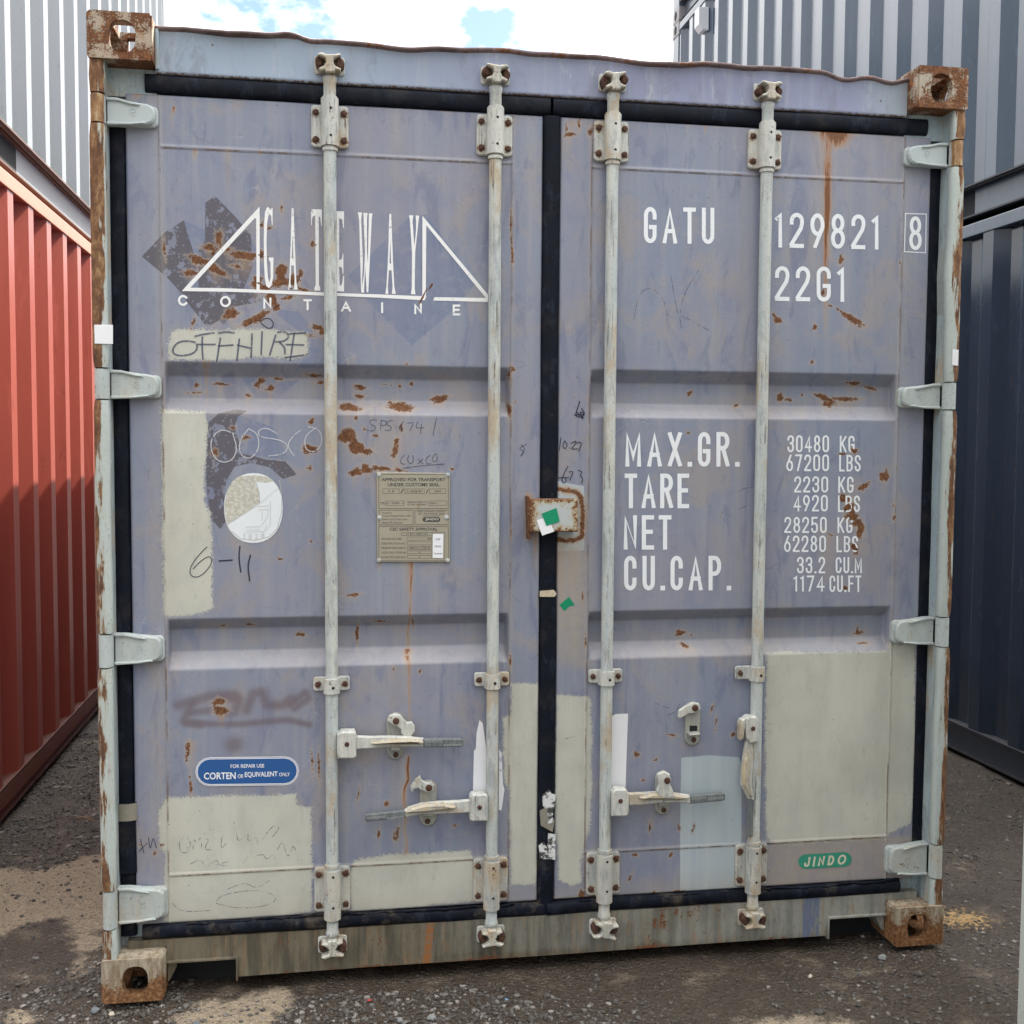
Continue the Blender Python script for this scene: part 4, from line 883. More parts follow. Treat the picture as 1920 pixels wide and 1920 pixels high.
doors[0]['label'] = 'left door with the large white triangle logo lettering and cream paint patches'
doors[1]['label'] = 'right door with white serial number, weight table and lock box'

# ------------------------------------------------------------------ rubber gaskets
def half_round(mb, p0, p1, wid, yb, yf, mat=0, seg=40, seed=0, n=8, wob=.002):
    p0 = Vector((p0[0], 0, p0[1])); p1 = Vector((p1[0], 0, p1[1])); t = (p1-p0).normalized(); s = Vector((t.z, 0, -t.x)); vs = []; fs = []
    for j in range(seg+1):
        c = p0+(p1-p0)*j/seg; u = (p1-p0).length*j/seg
        dw = wob*float(vnoise(u, seed, 6, 51))*2; dy = wob*float(vnoise(u, seed, 9, 52))*1.5
        for i in range(n+1):
            a = math.pi*i/n; e = math.cos(a)
            vs.append((c.x+s.x*(e*wid/2+dw), yb-(yb-yf+dy)*math.sin(a)**.55, c.z+s.z*(e*wid/2+dw)))
    w_ = n+1
    for j in range(seg):
        for i in range(n): fs.append((j*w_+i, j*w_+i+1, (j+1)*w_+i+1, (j+1)*w_+i))
    mb.add(vs, fs, mat, True); mb.add(vs[:w_], [tuple(range(w_))]); mb.add(vs[-w_:], [tuple(range(w_))[::-1]])
def mat_tape():
    g = G('torn_tape'); n = g.noise(22, 6, .8); return g.out(g.mix(g.step(n, .50, .54), (.64, .65, .64), (.05, .05, .05)), .6)
ML = mat_tape(); M_tan = mat_simple('clamp_tan', (.24, .22, .175), .6, .3, 50)
for k, s in ((0, -1), (1, 1)):
    mb = MB(); x0, x1 = (-1.085, -.004) if k == 0 else (.004, 1.125)
    half_round(mb, (x0, 2.4355), (x1, 2.4355), .049, .076, .058, 0, 80, 1+k)
    half_round(mb, (-1.12 if k == 0 else x0, .159), (1.10 if k else x1, .159), .039, .074, .054, 0, 90, 3+k, 8, .004)
    half_round(mb, (s*1.1605, .15 if k == 0 else .21), (s*1.1605, 2.36), .046, .088, .070, 0, 60, 5+k)
    # torn lip hanging over the bottom seal
    a, b = (-1.0, -.09) if k == 0 else (.10, 1.10); pts_ = []; r = random.Random(k+3)
    for j in range(70): x = a+(b-a)*j/69; pts_.append((x, .060+r.uniform(-.003, .003), .1795+.005*float(vnoise(x, k, 14, 61))*2+r.uniform(-.0015, .0015)))
    mb.tube(pts_, [.0028+r.uniform(0, .0016) for _ in pts_], 6)
    if k == 1: half_round(mb, (.002, .142), (.002, 2.41), .050, .078, .061, 0, 90, 9)
    if k == 0:
        half_round(mb, (-1.1595, .33), (-1.1595, .475), .052, .080, .060, 0, 14, 12); half_round(mb, (-1.1565, .475), (-1.1565, .522), .058, .080, .058, 1, 4, 13)
    fixn(mb.obj('gasket', [M_rub, M_tan], doors[k]))
# peeling tape on the centre seal
mb = MB(); r = random.Random(4)
def scrap(mb, px, Y, mat=0, th=.0012, dy=0):
    p = PY(px, Y); mb.prism(p, Y-dy, Y-dy+th+dy, mat, 0)
scrap(mb, [(1017, 1490), (1030, 1480), (1034, 1488), (1042, 1490), (1040, 1512), (1030, 1520), (1018, 1512)], .0598)
scrap(mb, [(1026, 1518), (1038, 1512), (1036, 1542), (1028, 1545)], .0590); scrap(mb, [(1028, 1562), (1042, 1565), (1041, 1612), (1012, 1610), (1010, 1585), (1020, 1578), (1026, 1590)], .0598)
scrap(mb, [(1012, 1520), (1028, 1512), (1040, 1540), (1036, 1560), (1014, 1548)], .0604, 1)
M_tcream = mat_simple('tape_cream', (.52, .44, .32), .7, .4, 90); fixn(mb.obj('tape', [ML, M_tan, M_tcream], doors[1])); mb = MB()
scrap(mb, [(1012, 1108), (1038, 1106), (1044, 1113), (1040, 1119), (1012, 1119)], .0596, 2)
fixn(mb.obj('tape', [ML, M_tan, M_tcream], doors[1]))

# ------------------------------------------------------------------ hinges
def hinge(s, z0, z1):
    mb = MB(); zc = (z0+z1)/2; h = z1-z0
    kn = []
    for i in range(9):                                # rounded knuckle that fills the gap in the post flange
        a = math.pi*i/8; kn.append((1.1965+.0185*math.cos(a), .030-.026*math.sin(a)))
    kn = [(1.215, .060)]+kn+[(1.178, .060)]; n = len(kn)
    mb.add([(s*x, y, z) for z in (z0, z1) for x, y in kn], [(i, i+1, n+i+1, n+i) for i in range(n-1)]+[tuple(range(n)), tuple(range(n, 2*n))], 0, False)
    def outl(d):
        base = [(1.180, z1-.001), (1.150, z1-.002), (1.120, z1-.006), (1.078, z1-.011), (1.066, z1-.015), (1.059, z1-.024), (1.057, zc), (1.059, z0+.022), (1.065, z0+.012), (1.076, z0+.007), (1.120, z0+.003), (1.180, z0+.001)]
        return [(s*x, z) for x, z in base]
    mb.prism(outl(0), .040, .062, 0, .005)
    mb.prism([(s*x, z) for x, z in ((1.178, z1-.0005), (1.150, z1-.001), (1.115, z1-.010), (1.095, z1-.017), (1.115, z1-.017), (1.150, z1-.009), (1.178, z1-.009))], .034, .041, 0, .002)
    mb.prism([(s*x, z) for x, z in ((1.178, z0+.0005), (1.120, z0+.003), (1.080, z0+.008), (1.085, z0+.013), (1.120, z0+.009), (1.178, z0+.009))], .035, .041, 0, .002)
    mb.prism(rrect(*sorted((s*1.178, s*1.052)), z0+.004, z1-.012, .014), .056, .074, 0, .003)
    ring = [(s*1.112+.0085*math.cos(a), .0398, zc+.0085*math.sin(a)) for a in [2*math.pi*i/16 for i in range(17)]]
    mb.tube(ring, .0009, 5, 0, False); mb.tube([(s*1.112-.004, .0398, zc+.001), (s*1.112, .0396, zc-.003), (s*1.112+.004, .0398, zc+.002)], .0009, 5)
    fixn(mb.obj('hinge', [M_hingeR if z0 > 2 else M_hinge], doors[0 if s < 0 else 1]))
def mat_hinge_rusty():
    g = G('hinge_paint_rusty'); X = g.m('ABSOLUTE', g.xyz()[0]); n = g.noise(1, 6, .7, g.map((50, 50, 10))); b = g.noise(70, 5, .7)
    base = g.mix(n, (0.43, 0.485, 0.485), (0.41, 0.46, 0.455)); e = g.m('ADD', g.step(X, 1.172, 1.186), g.m('MULTIPLY', g.m('SUBTRACT', n, .5), .9))
    base = g.mix(g.step(e, .35, .6), base, g.ramp(g.noise(1, 6, .78, g.map((60, 60, 20))), (.35, (.11, .055, .028)), (.5, (.27, .135, .05)), (.64, (.42, .31, .17))))
    base = g.mix(g.step(b, .70, .75), base, RUST1)
    return g.out(base, .6, normal=g.bump(b, .3, .001))
M_hingeR = mat_hinge_rusty()
for s in (-1, 1):
    for a, b in HZ: hinge(s, a, b)

# ------------------------------------------------------------------ locking rods, guides and cams
RY = .045
def lathe(mb, x, zs, n=18, mat=0, y=RY): mb.tube([(x, y, z) for z, r in zs], [r for z, r in zs], n, mat)
CAMT = [(-.029, .021), (-.020, .024), (-.006, .019), (.008, .020), (.028, .022), (.030, .017), (.012, .009), (.009, 0), (.014, -.010), (.029, -.017), (.027, -.022), (.014, -.021), (.011, -.027), (-.011, -.027), (-.014, -.021), (-.026, -.023), (-.030, -.017), (-.014, -.009), (-.009, 0), (-.011, .010), (-.031, .017)]
def mat_halo():
    g = G('bolt_rust_stain'); n = g.noise(130, 5, .75); return g.out(g.mix(n, (.33, .17, .07), (.20, .09, .035)), .85, alpha=g.m('MULTIPLY', g.step(n, .42, .60), .85))
M_halo = mat_halo()
def halo(mb, x, y, z, r, mat):
    rr_ = random.Random(int(x*9e4+z*7e3)); n = 14; vs = [(x, y, z-.001)]
    for k in range(n): a = 2*math.pi*k/n; q = r*rr_.uniform(.7, 1.1); vs.append((x+q*math.cos(a), y, z-.001+q*math.sin(a)))
    mb.add(vs, [(0, 1+(k+1) % n, 1+k) for k in range(n)], mat)
for i, x in enumerate(RODX):
    d = doors[0 if i < 2 else 1]
    mb = MB(); rr = random.Random(i)
    bow = [0, .0015, .001, 0, -.0005]
    lathe(mb, x, [(.315, .0172), (.6, .0172), (1.0, .0172), (1.6, .0172), (2.292, .0172)])
    lathe(mb, x, [(2.398, .0165), (2.455, .0165), (2.460, .0185), (2.472, .0185), (2.476, .013), (2.485, .012)]); lathe(mb, x, [(.118, .012), (.126, .013), (.132, .0195), (.140, .0185), (.147, .0160), (.195, .0160)])
    fixn(mb.obj('locking_rod', [M_rod], d))
    for z, up in ((2.503, 1), (.0985, -1)):
        mb = MB(); o = [(px*(1 if i % 2 == 0 else -1), pz*up) for px, pz in CAMT]
        ang = (-.20 if (i == 2 and up < 0) else rr.uniform(-.06, .06)); ca, sa = math.cos(ang), math.sin(ang); sc = 1.18 if (i == 2 and up < 0) else 1.0
        mb.prism([(x+(a*ca-b*sa)*sc, z+(a*sa+b*ca)) for a, b in o], .014, .052, 0, .0028)
        fixn(mb.obj('cam', [M_cam], d))
    # bearing guides top and bottom
    for z0, z1, top in ((2.291, 2.402, 1), (.191, .318, 0)):
        mb = MB(); dx = .002*rr.uniform(-1, 1)
        mb.prism(rrect(x-.0495, x+.0495, z0, z1, .010), .058, .0695, 0, .003)
        mb.tube([(x, RY, z0-(0 if top else .014)), (x, RY, z1+(.014 if top else -.002))], .0235, 20, 0)
        mb.box(x-.0235, x+.0235, RY, .060, z0+.001, z1-.001, 0)
        for zz in (z0-.010, z1+.010) if not top else (z0-.009, z1+.014):
            mb.tube([(x, RY, zz-.004), (x, RY, zz+.004)], .0205, 20, 0)
        for px in (-.0372, .0372):
            for zz in (z0+.020, z1-.020):
                mb.dome(x+px, .058, zz, .0085, .006, 1); halo(mb, x+px, .0579, zz, .0135, 3)
        for zz in (z0+.024, z1-.016): mb.dome(x+.002, RY-.0222, zz, .0042, .0016, 2)
        fixn(mb.obj('rod_guide', [M_brk if top else M_brkl, M_bolt, M_dark, M_halo], d))
    # mid clamps
    mb = MB(); z0, z1 = .812, .857
    if i == 3: mb.prism(rrect(x-.064, x+.012, z0+.003, z1-.002, .008), .050, .056, 0, .0025); ears = (-.050,)
    else: mb.prism(rrect(x-.050, x+.050, z0+.003, z1-.002, .008), .058, .066, 0, .0025); ears = (-.037, .037)
    arc = [(x+.0225*math.cos(a), RY-.0225*math.sin(a)) for a in [math.pi*q/10 for q in range(11)]]
    prof_ = [(x+.0225, .062)]+arc+[(x-.0225, .062)]; n = len(prof_)
    mb.add([(px, py, z) for z in (z0, z1-.004) for px, py in prof_], [(q, q+1, n+q+1, n+q) for q in range(n-1)]+[tuple(range(n)), tuple(range(n, 2*n))], 0, False)
    for e in ears: yy_ = .058 if i < 3 else .050; mb.dome(x+e, yy_, (z0+z1)/2, .0075, .006, 1); halo(mb, x+e, yy_-.0001, (z0+z1)/2, .0115, 3)
    mb.dome(x+.004, RY-.0222, (z0+z1)/2-.004, .0042, .0016, 2)
    fixn(mb.obj('rod_clamp', [M_brk, M_bolt, M_dark, M_halo], d))

# ------------------------------------------------------------------ text helpers
_tc = {}
def text_geo(body, bold=0.0):
    key = (body, bold)
    if key not in _tc:
        cu = bpy.data.curves.new('t', 'FONT'); cu.body = body; cu.size = 1; cu.offset = bold; cu.resolution_u = 3; o = bpy.data.objects.new('t', cu); COL.objects.link(o)
        me = bpy.data.meshes.new_from_object(o.evaluated_get(bpy.context.evaluated_depsgraph_get()))
        v = np.array([p.co[:2] for p in me.vertices]); f = [tuple(p.vertices) for p in me.polygons]
        bpy.data.objects.remove(o); bpy.data.curves.remove(cu); bpy.data.meshes.remove(me)
        lo, hi = v.min(0), v.max(0); _tc[key] = ((v-lo)/(hi-lo), f, (hi-lo)[0]/(hi-lo)[1])
    return _tc[key]
def quadmap(q):
    """q = metric corners TL,TR,BR,BL"""
    TL, TR_, BR, BL = [np.array(p) for p in q]
    return lambda u, v: tuple((1-u)*(1-v)*BL+u*(1-v)*BR+u*v*TR_+(1-u)*v*TL)
def put_text(mb, body, q, Y, mat=0, bold=0.0, flip=False, off=None):
    uv, f, asp = text_geo(body, bold); m = quadmap(q); vs = []
    for u, v in uv:
        x, z = m(1-u if flip else u, 1-v if flip else v); vs.append((x, (Y if off is None else (hy(x, z) if Y is None else Y)-off), z))
    mb.add(vs, [t[::-1] for t in f], mat)
def Q4(x0, x1, y0, y1, Y=D, x0b=None, x1b=None, y0b=None, y1b=None): return [onY(x0, y0, Y), onY(x1, y0 if y0b is None else y0b, Y), onY(x1, y1 if y1b is None else y1b, Y), onY(x0, y1, Y)]
def arc(cx, cy, rx, ry, a0, a1, n=9): return [(cx+rx*math.cos(math.radians(a0+(a1-a0)*k/n)), cy+ry*math.sin(math.radians(a0+(a1-a0)*k/n))) for k in range(n+1)]
r_ = .2; TOP = arc(.5, 1-r_, .5, r_, 0, 180); TOPR = TOP[::-1]; BOT = arc(.5, r_, .5, r_, 180, 360)
GL = {'0': (.42, [TOP+BOT+[TOP[0]]]), 'C': (.42, [[(1, .72)]+TOP+BOT+[(1, .28)]]), 'G': (.42, [[(1, .74)]+TOP+BOT+[(1, .44), (.58, .44)]]), 'U': (.42, [[(0, 1)]+BOT+[(1, 1)]]),
 'S': (.42, [[(1, .76)]+TOP+[(.03, .68), (.22, .57), (.78, .43), (.97, .32)]+[(1, r_)]+arc(.5, r_, .5, r_, 0, -180)+[(0, .25)]]),
 '2': (.42, [[(0, .75)]+TOPR+[(1, .72), (.88, .56), (.0, .06)], [(0, .0), (1, .0)]]), '3': (.42, [[(0, .77)]+TOPR+[(1, .70), (.86, .57), (.5, .53)], [(.5, .53), (.86, .49), (1, .37), (1, r_)]+arc(.5, r_, .5, r_, 0, -180)+[(0, .24)]]),
 '4': (.45, [[(.72, 0), (.72, 1), (0, .27), (1, .27)]]), '5': (.42, [[(.95, 1), (.08, 1), (.04, .54), (.3, .61), (.68, .60), (.92, .52), (1, .38), (1, r_)]+arc(.5, r_, .5, r_, 0, -180)+[(0, .23)]]),
 '6': (.42, [arc(.5, .3, .5, .3, 0, 360, 18), [(.04, .40), (.70, 1)]]), '9': (.42, [arc(.5, .7, .5, .3, 0, 360, 18), [(.96, .60), (.30, 0)]]), '8': (.42, [arc(.5, .76, .44, .24, 0, 360, 16), arc(.5, .26, .5, .26, 0, 360, 16)]),
 '7': (.42, [[(0, 1), (1, 1), (.32, 0)]]), '1': (.24, [[(.0, .87), (.75, 1), (.75, 0)]]), 'A': (.48, [[(0, 0), (.5, 1), (1, 0)], [(.2, .32), (.8, .32)]]), 'T': (.42, [[(0, 1), (1, 1)], [(.5, 1), (.5, 0)]]),
 'M': (.52, [[(0, 0), (0, 1), (.5, .25), (1, 1), (1, 0)]]), 'X': (.46, [[(0, 0), (1, 1)], [(0, 1), (1, 0)]]), 'R': (.44, [[(0, 0), (0, 1), (.5, 1)]+arc(.5, .77, .5, .23, 90, -90, 8)+[(0, .54)], [(.5, .54), (1, 0)]]),
 'P': (.44, [[(0, 0), (0, 1), (.5, 1)]+arc(.5, .74, .5, .26, 90, -90, 8)+[(0, .48)]]), 'E': (.40, [[(1, 1), (0, 1), (0, 0), (1, 0)], [(0, .52), (.85, .52)]]), 'F': (.40, [[(1, 1), (0, 1), (0, 0)], [(0, .52), (.85, .52)]]),
 'N': (.44, [[(0, 0), (0, 1), (1, 0), (1, 1)]]), 'K': (.45, [[(0, 0), (0, 1)], [(0, .36), (1, 1)], [(.32, .56), (1, 0)]]), 'L': (.38, [[(0, 1), (0, 0), (1, 0)]]), 'I': (.10, [[(.5, 0), (.5, 1)]]), 'O': (.62, [arc(.5, .5, .5, .5, 0, 360, 24)]),
 'B': (.44, [[(0, .54), (.5, .54)]+arc(.5, .77, .5, .23, -90, 90, 8)+[(0, 1), (0, 0), (.5, 0)]+arc(.5, .27, .5, .27, -90, 90, 8)+[(0, .54)]]), '.': (.13, None), ' ': (.30, [])}
GL['c'] = (.60, [arc(.5, .5, .5, .5, 40, 320, 20)]); GL['J'] = (.40, [[(1, 1), (1, r_)]+arc(.5, r_, .5, r_, 0, -180)+[(0, .3)]]); GL['D'] = (.46, [[(0, 0), (0, 1), (.4, 1)]+arc(.4, .5, .6, .5, 90, -90, 10)+[(0, 0)]])
_lay = [0]
def ribbon(mb, pts, wid, mat=0, off=.0006, clamp=None, taper=False, cap=0.0, fy=None):
    P = [Vector(p) for p in pts]; n = len(P); closed = n > 3 and (P[0]-P[-1]).length < 1e-7
    if closed: P = P[:-1]; n -= 1
    if cap and not closed:
        P[0] = P[0]+(P[0]-P[1]).normalized()*cap; P[-1] = P[-1]+(P[-1]-P[-2]).normalized()*cap
    _lay[0] = (_lay[0]+1) % 9; o = off+.00005*_lay[0]; L = []
    for i in range(n):
        a = P[i]-P[i-1] if (i or closed) else P[1]-P[0]; b = (P[(i+1) % n]-P[i]) if (i < n-1 or closed) else P[-1]-P[-2]
        a = a.normalized() if a.length > 1e-9 else b.normalized(); b = b.normalized() if b.length > 1e-9 else a
        na = Vector((-a.y, a.x)); nb = Vector((-b.y, b.x)); m = na+nb
        m = m.normalized() if m.length > 1e-6 else na
        k = wid/2/max(.42, m.dot(na))
        if taper: k *= .45+.55*math.sin(math.pi*(i+.6)/(n+.2))
        L += [P[i]+m*k, P[i]-m*k]
    vs = []
    for p in L:
        x, z = p
        if clamp: z = min(max(z, clamp[0]), clamp[1])
        vs.append((x, (hy(x, z) if fy is None else fy)-o, z))
    e = n if closed else n-1
    mb.add(vs, [(2*i, 2*i+1, 2*((i+1) % n)+1, 2*((i+1) % n)) for i in range(e)], mat)
def glyph(mb, ch, q, sw, mat=0, cap=True, **kw):
    wd, S = GL[ch]; m = quadmap(q); cw = abs(q[1][0]-q[0][0]); chh = abs(q[0][1]-q[3][1])
    z0 = min(q[2][1], q[3][1]); z1 = max(q[0][1], q[1][1])
    if S is None:
        c = m(.5, 0); mb.add([(c[0]+dx*sw*.56, hy(c[0], c[1])-.0007, c[1]+dz*sw*1.1) for dx, dz in ((-1, 0), (1, 0), (1, 1), (-1, 1))], [(0, 1, 2, 3)], mat); return
    iu = sw/2/cw; iv = sw/2/chh
    for st in S:
        pts = [m(iu+(1-2*iu)*u, iv+(1-2*iv)*v) for u, v in st]
        ribbon(mb, pts, sw, mat, clamp=(z0, z1), cap=sw*.5 if cap else 0, **kw)
def line(mb, text, q, sw, gap=.17, mat=0, **kw):
    m = quadmap(q); tot = sum(GL[c][0] for c in text)+gap*(len(text)-1); x = 0
    for c in text:
        a, b = x/tot, (x+GL[c][0])/tot; glyph(mb, c, [m(a, 1), m(b, 1), m(b, 0), m(a, 0)], sw, mat, **kw); x += GL[c][0]+gap
SHEET_Y = [D]
def sheet(mb, px, mat=0, off=.0005, Y=None):
    P = PY(px, D if Y is None else Y); c = np.mean(P, 0)
    if Y is None:      # a sticker lies flat on the highest points under it
        sm = [(c[0]+(x-c[0])*k, c[1]+(z-c[1])*k) for x, z in P for k in (1, .75, .5, .25)]; Y = min(hy(x, z) for x, z in sm); SHEET_Y[0] = Y
    vs = [(x, Y-off, z) for x, z in P]; mb.add(vs, [tuple(range(len(vs)))], mat)
def norm_front(o):
    for p in o.data.polygons:
        if p.normal.y > 0: p.flip()
    o.data.update(); return o
M_white = mat_letter(); M_logo = mat_letter('logo_white', (.83, .83, .82), .61)
def scabs(mb, L, off=.0016, mat=1):
    r = random.Random(9)
    for (px, py, rx, ry, rot) in L:
        cx, cz = onY(px, py, D); sc = onY(px+1, py, D)[0]-cx; a = math.radians(-rot); n = 34; vs = [(cx, hy(cx, cz)-off, cz)]
        ph = [r.uniform(0, 6) for _ in range(3)]
        for k in range(n):
            t = 2*math.pi*k/n; q = 1+.18*math.sin(2*t+ph[0])+.14*math.sin(3*t+ph[1])+.12*math.sin(7*t+ph[2])+r.uniform(-.16, .16)
            u, v = rx*sc*q*math.cos(t), ry*sc*q*math.sin(t); x = cx+u*math.cos(a)-v*math.sin(a); z = cz+u*math.sin(a)+v*math.cos(a); vs.append((x, hy(x, z)-off+.0008, z))
        mb.add(vs, [(0, 1+k, 1+(k+1) % n) for k in range(n)], mat)
WTS = [(1600, 845, 5, 3, 0), (1580, 851, 4, 1.6, 0), (1578, 936, 3, 6, -25), (1589, 951, 6, 7, 10), (1597, 972, 6, 4, 0), (1602, 1028, 6, 4, 10), (1600, 1022, 3, 3, 0), (1585, 1102, 3.4, 3.4, 0), (1538, 834, 1.6, 1.4, 0)]
# ------------------------------------------------------------------ lettering, right door
sw = .0118
def LT(mb, d): norm_front(mb.obj('lettering', [M_white, M_scab], doors[d]))
mb = MB(); line(mb, 'GATU', Q4(1207, 1339, 388, 456, y0b=390, y1b=458), sw, .20); LT(mb, 1); mb = MB(); line(mb, '129821', Q4(1453, 1649, 398, 464, y0b=403, y1b=468), sw, .19); LT(mb, 1); mb = MB(); line(mb, '22G1', Q4(1453, 1585, 499, 564, y0b=500, y1b=566), sw, .19); scabs(mb, [(1543, 548, 2.6, 4.6, 20)]); LT(mb, 1); mb = MB()
glyph(mb, '8', Q4(1704.5, 1728, 405, 469, y0b=406, y1b=469), sw*.92)
fr = PY([(1697.5, 400.5), (1736.5, 401.5), (1735, 474), (1695.5, 472)], D); ribbon(mb, fr+[fr[0]], .0026); LT(mb, 1)
for i_, row in enumerate((('MAX.GR.', 1172, 1386, 810, 875, .20), ('TARE', 1171, 1292, 888, 953, .15), ('NET', 1169, 1259, 966, 1030.5, .15), ('CU.CAP.', 1170, 1370, 1042, 1107, .20))):
    mb = MB(); line(mb, row[0], Q4(*row[1:5]), .0125, row[5]); LT(mb, 1)
if 0: line(mb, 'MAX.GR.', Q4(1172, 1386, 810, 875), .0125, .20); line(mb, 'TARE', Q4(1171, 1292, 888, 953), .0125, .15); line(mb, 'NET', Q4(1169, 1259, 966, 1030.5), .0125, .15); line(mb, 'CU.CAP.', Q4(1170, 1370, 1042, 1107), .0125, .20)
for t, x0, x1, y0, y1 in (('30480', 1476, 1554, 816, 848), ('KG', 1574, 1602, 817, 848), ('67200', 1474, 1554, 852, 883.5), ('LBS', 1573, 1613.5, 853, 884), ('2230', 1489, 1552.5, 893, 923.5), ('KG', 1571.5, 1600, 893.5, 924), ('4920', 1487.5, 1552, 928, 959), ('LBS', 1571, 1612, 929, 960), ('28250', 1470.5, 1550, 969, 999.4), ('KG', 1570, 1598, 969.6, 999.4), ('62280', 1469.6, 1548.5, 1004, 1035), ('LBS', 1568, 1608.6, 1005, 1035.4), ('33.2', 1494, 1547, 1044, 1075), ('CU.M', 1566.6, 1616, 1044.6, 1074.7), ('1174', 1487.5, 1546, 1079, 1109), ('CU.FT', 1555, 1614.5, 1079, 1110)):
    mb = MB()
    line(mb, t, Q4(x0, x1, y0, y1), .0056, .13)
    scabs(mb, [q for q in WTS if y0-4 < q[1] < y1+1.5 and x0-14 < q[0] < x1+8]); LT(mb, 1)
# ------------------------------------------------------------------ lettering, left door
mb = MB()
def poly(mb, px, mat=0, off=.0006):
    _lay[0] = (_lay[0]+1) % 9; P = PY(px, D); vs = [(x, hy(x, z)-off-.00005*_lay[0], z) for x, z in P]; mb.add(vs, [tuple(range(len(vs)))], mat)
def A5(pts): return [(260+x/5.053, 350+y/5.053) for x, y in pts]
def A7(pts): return [(630+x/6.4, 360+y/6.4) for x, y in pts]
poly(mb, A5([(408, 990), (1145, 190), (1147, 300), (1100, 300), (490, 958)])); poly(mb, A5([(1113, 285), (1147, 270), (1147, 980), (1117, 980)])); 
poly(mb, A5([(408, 990), (440, 957), (800, 962), (1117, 975), (1117, 1005), (800, 995)])); poly(mb, A5([(1117, 975), (1755, 1002), (1870, 1007), (1870, 1042), (1755, 1034), (1117, 1005)]))
poly(mb, A7([(-40, 1212), (500, 1228), (1085, 1252), (1065, 1300), (500, 1268), (-40, 1246)])); poly(mb, A7([(1185, 1262), (1825, 1272), (1825, 1320), (1165, 1302)]))
poly(mb, A7([(1037, 285), (1083, 400), (1078, 1275), (1035, 1255)])); poly(mb, A7([(1037, 285), (1825, 1232), (1825, 1278), (1800, 1272), (1083, 400)]))
# condensed roman capitals
gpts = [(503, 388.5), (500.5, 389), (497, 397), (495.2, 420), (494.6, 450), (495, 490), (496.3, 520), (499, 536), (504.5, 540.5), (509, 536), (512.3, 520), (512.8, 483), (504, 483), (504, 487), (507, 492), (507.6, 520), (505, 530), (502.4, 520), (500.4, 490), (499.8, 450), (500.8, 420), (503.5, 404), (506, 401), (508.5, 406), (509.8, 422), (511.2, 422), (511.2, 390), (509.2, 390), (508, 393)]
poly(mb, gpts)
for ox, (x0, x1), yt, yb, bar in ((0, (540, 558.4), 390.6, 543, (485, 498)), (1, (722.5, 742), 401, 551, (494, 507))):
    xm = (x0+x1)/2-.4
    poly(mb, [(xm-2, yt), (xm+1.6, yt), (xm+4.4, (yt+yb)/2-4), (xm+5.2, bar[0]), (x1-2.6, yb-14), (x1, yb), (x1-7.5, yb), (x1-6, yb-14), (xm+1.4, bar[0]), (xm, yt+48), (xm-1.6, bar[0]), (x0+4.6, yb-14), (x0+5.8, yb), (x0, yb), (x0+2.0, yb-14), (xm-5, bar[0]), (xm-4, (yt+yb)/2-4)]); poly(mb, [(xm-5, bar[0]), (xm+5, bar[0]), (xm+5.6, bar[1]), (xm-5.6, bar[1])])
poly(mb, [(583.4, 392.5), (603.5, 392.8), (603.5, 424), (602.2, 424), (600.5, 408), (597.5, 405), (598, 534), (600.5, 540), (600.5, 545), (589.5, 545), (589.5, 540), (592, 534), (591, 405), (588, 405), (585, 410), (584.6, 422), (583.2, 422)])
poly(mb, [(632, 396), (645, 396.4), (645, 428), (643.6, 428), (641, 412), (636, 409), (636, 488), (641, 486), (642.4, 476), (643.8, 476), (643.8, 514), (642.4, 514), (641, 502), (636, 500), (637, 537), (641, 533), (643.6, 517), (645.2, 517), (645, 547), (620, 545), (620, 396)])
for pts_ in ([(670.8, 398.3), (678.6, 398.5), (677.2, 412), (680.4, 495), (678, 548), (680.2, 549), (682.5, 549), (684.8, 480), (681.8, 412), (681.2, 399), (689, 399.4), (688, 412), (688, 470), (689.8, 495), (691.4, 412), (691.8, 400), (698.2, 400.4), (697, 412), (690.6, 548), (687.4, 548), (684.6, 500), (682.4, 548.4), (677, 548), (673.4, 412)],): poly(mb, pts_)
poly(mb, [(766.8, 403.6), (775, 404), (773.6, 414), (777, 462), (780, 432), (780, 414), (779.2, 404), (786, 404.4), (784.8, 414), (778.6, 472), (777.6, 540), (779, 552), (770.4, 551.6), (772, 540), (772.6, 475), (768.6, 414)])
for ch, x0, x1, y0, y1 in (('c', 333.6, 353, 553, 573.5), ('O', 412.6, 433, 555, 576), ('N', 493.5, 509, 558, 578.5), ('T', 569, 584.5, 561, 581.5), ('A', 639.5, 658, 564, 584.5), ('I', 714, 719, 567, 587), ('N', 776.6, 791, 569, 588.8), ('E', 848.8, 863, 571, 591.5)): glyph(mb, ch, Q4(x0, x1, y0, y1), .0058)
scabs(mb, [(400, 474, 2.2, 6, 45), (390, 489, 3, 1.6, 0), (488, 478, 4, 1.5, 0), (485, 531, 3, 2, 0), (791, 560, 1.8, 12, 27), (795, 552, 2.2, 11, 27), (808, 536, 1.6, 7, 30), (505, 428, 2, 2, 0), (545, 541, 3, 1.5, 0)])
norm_front(mb.obj('lettering', [M_logo, M_scab], doors[0]))
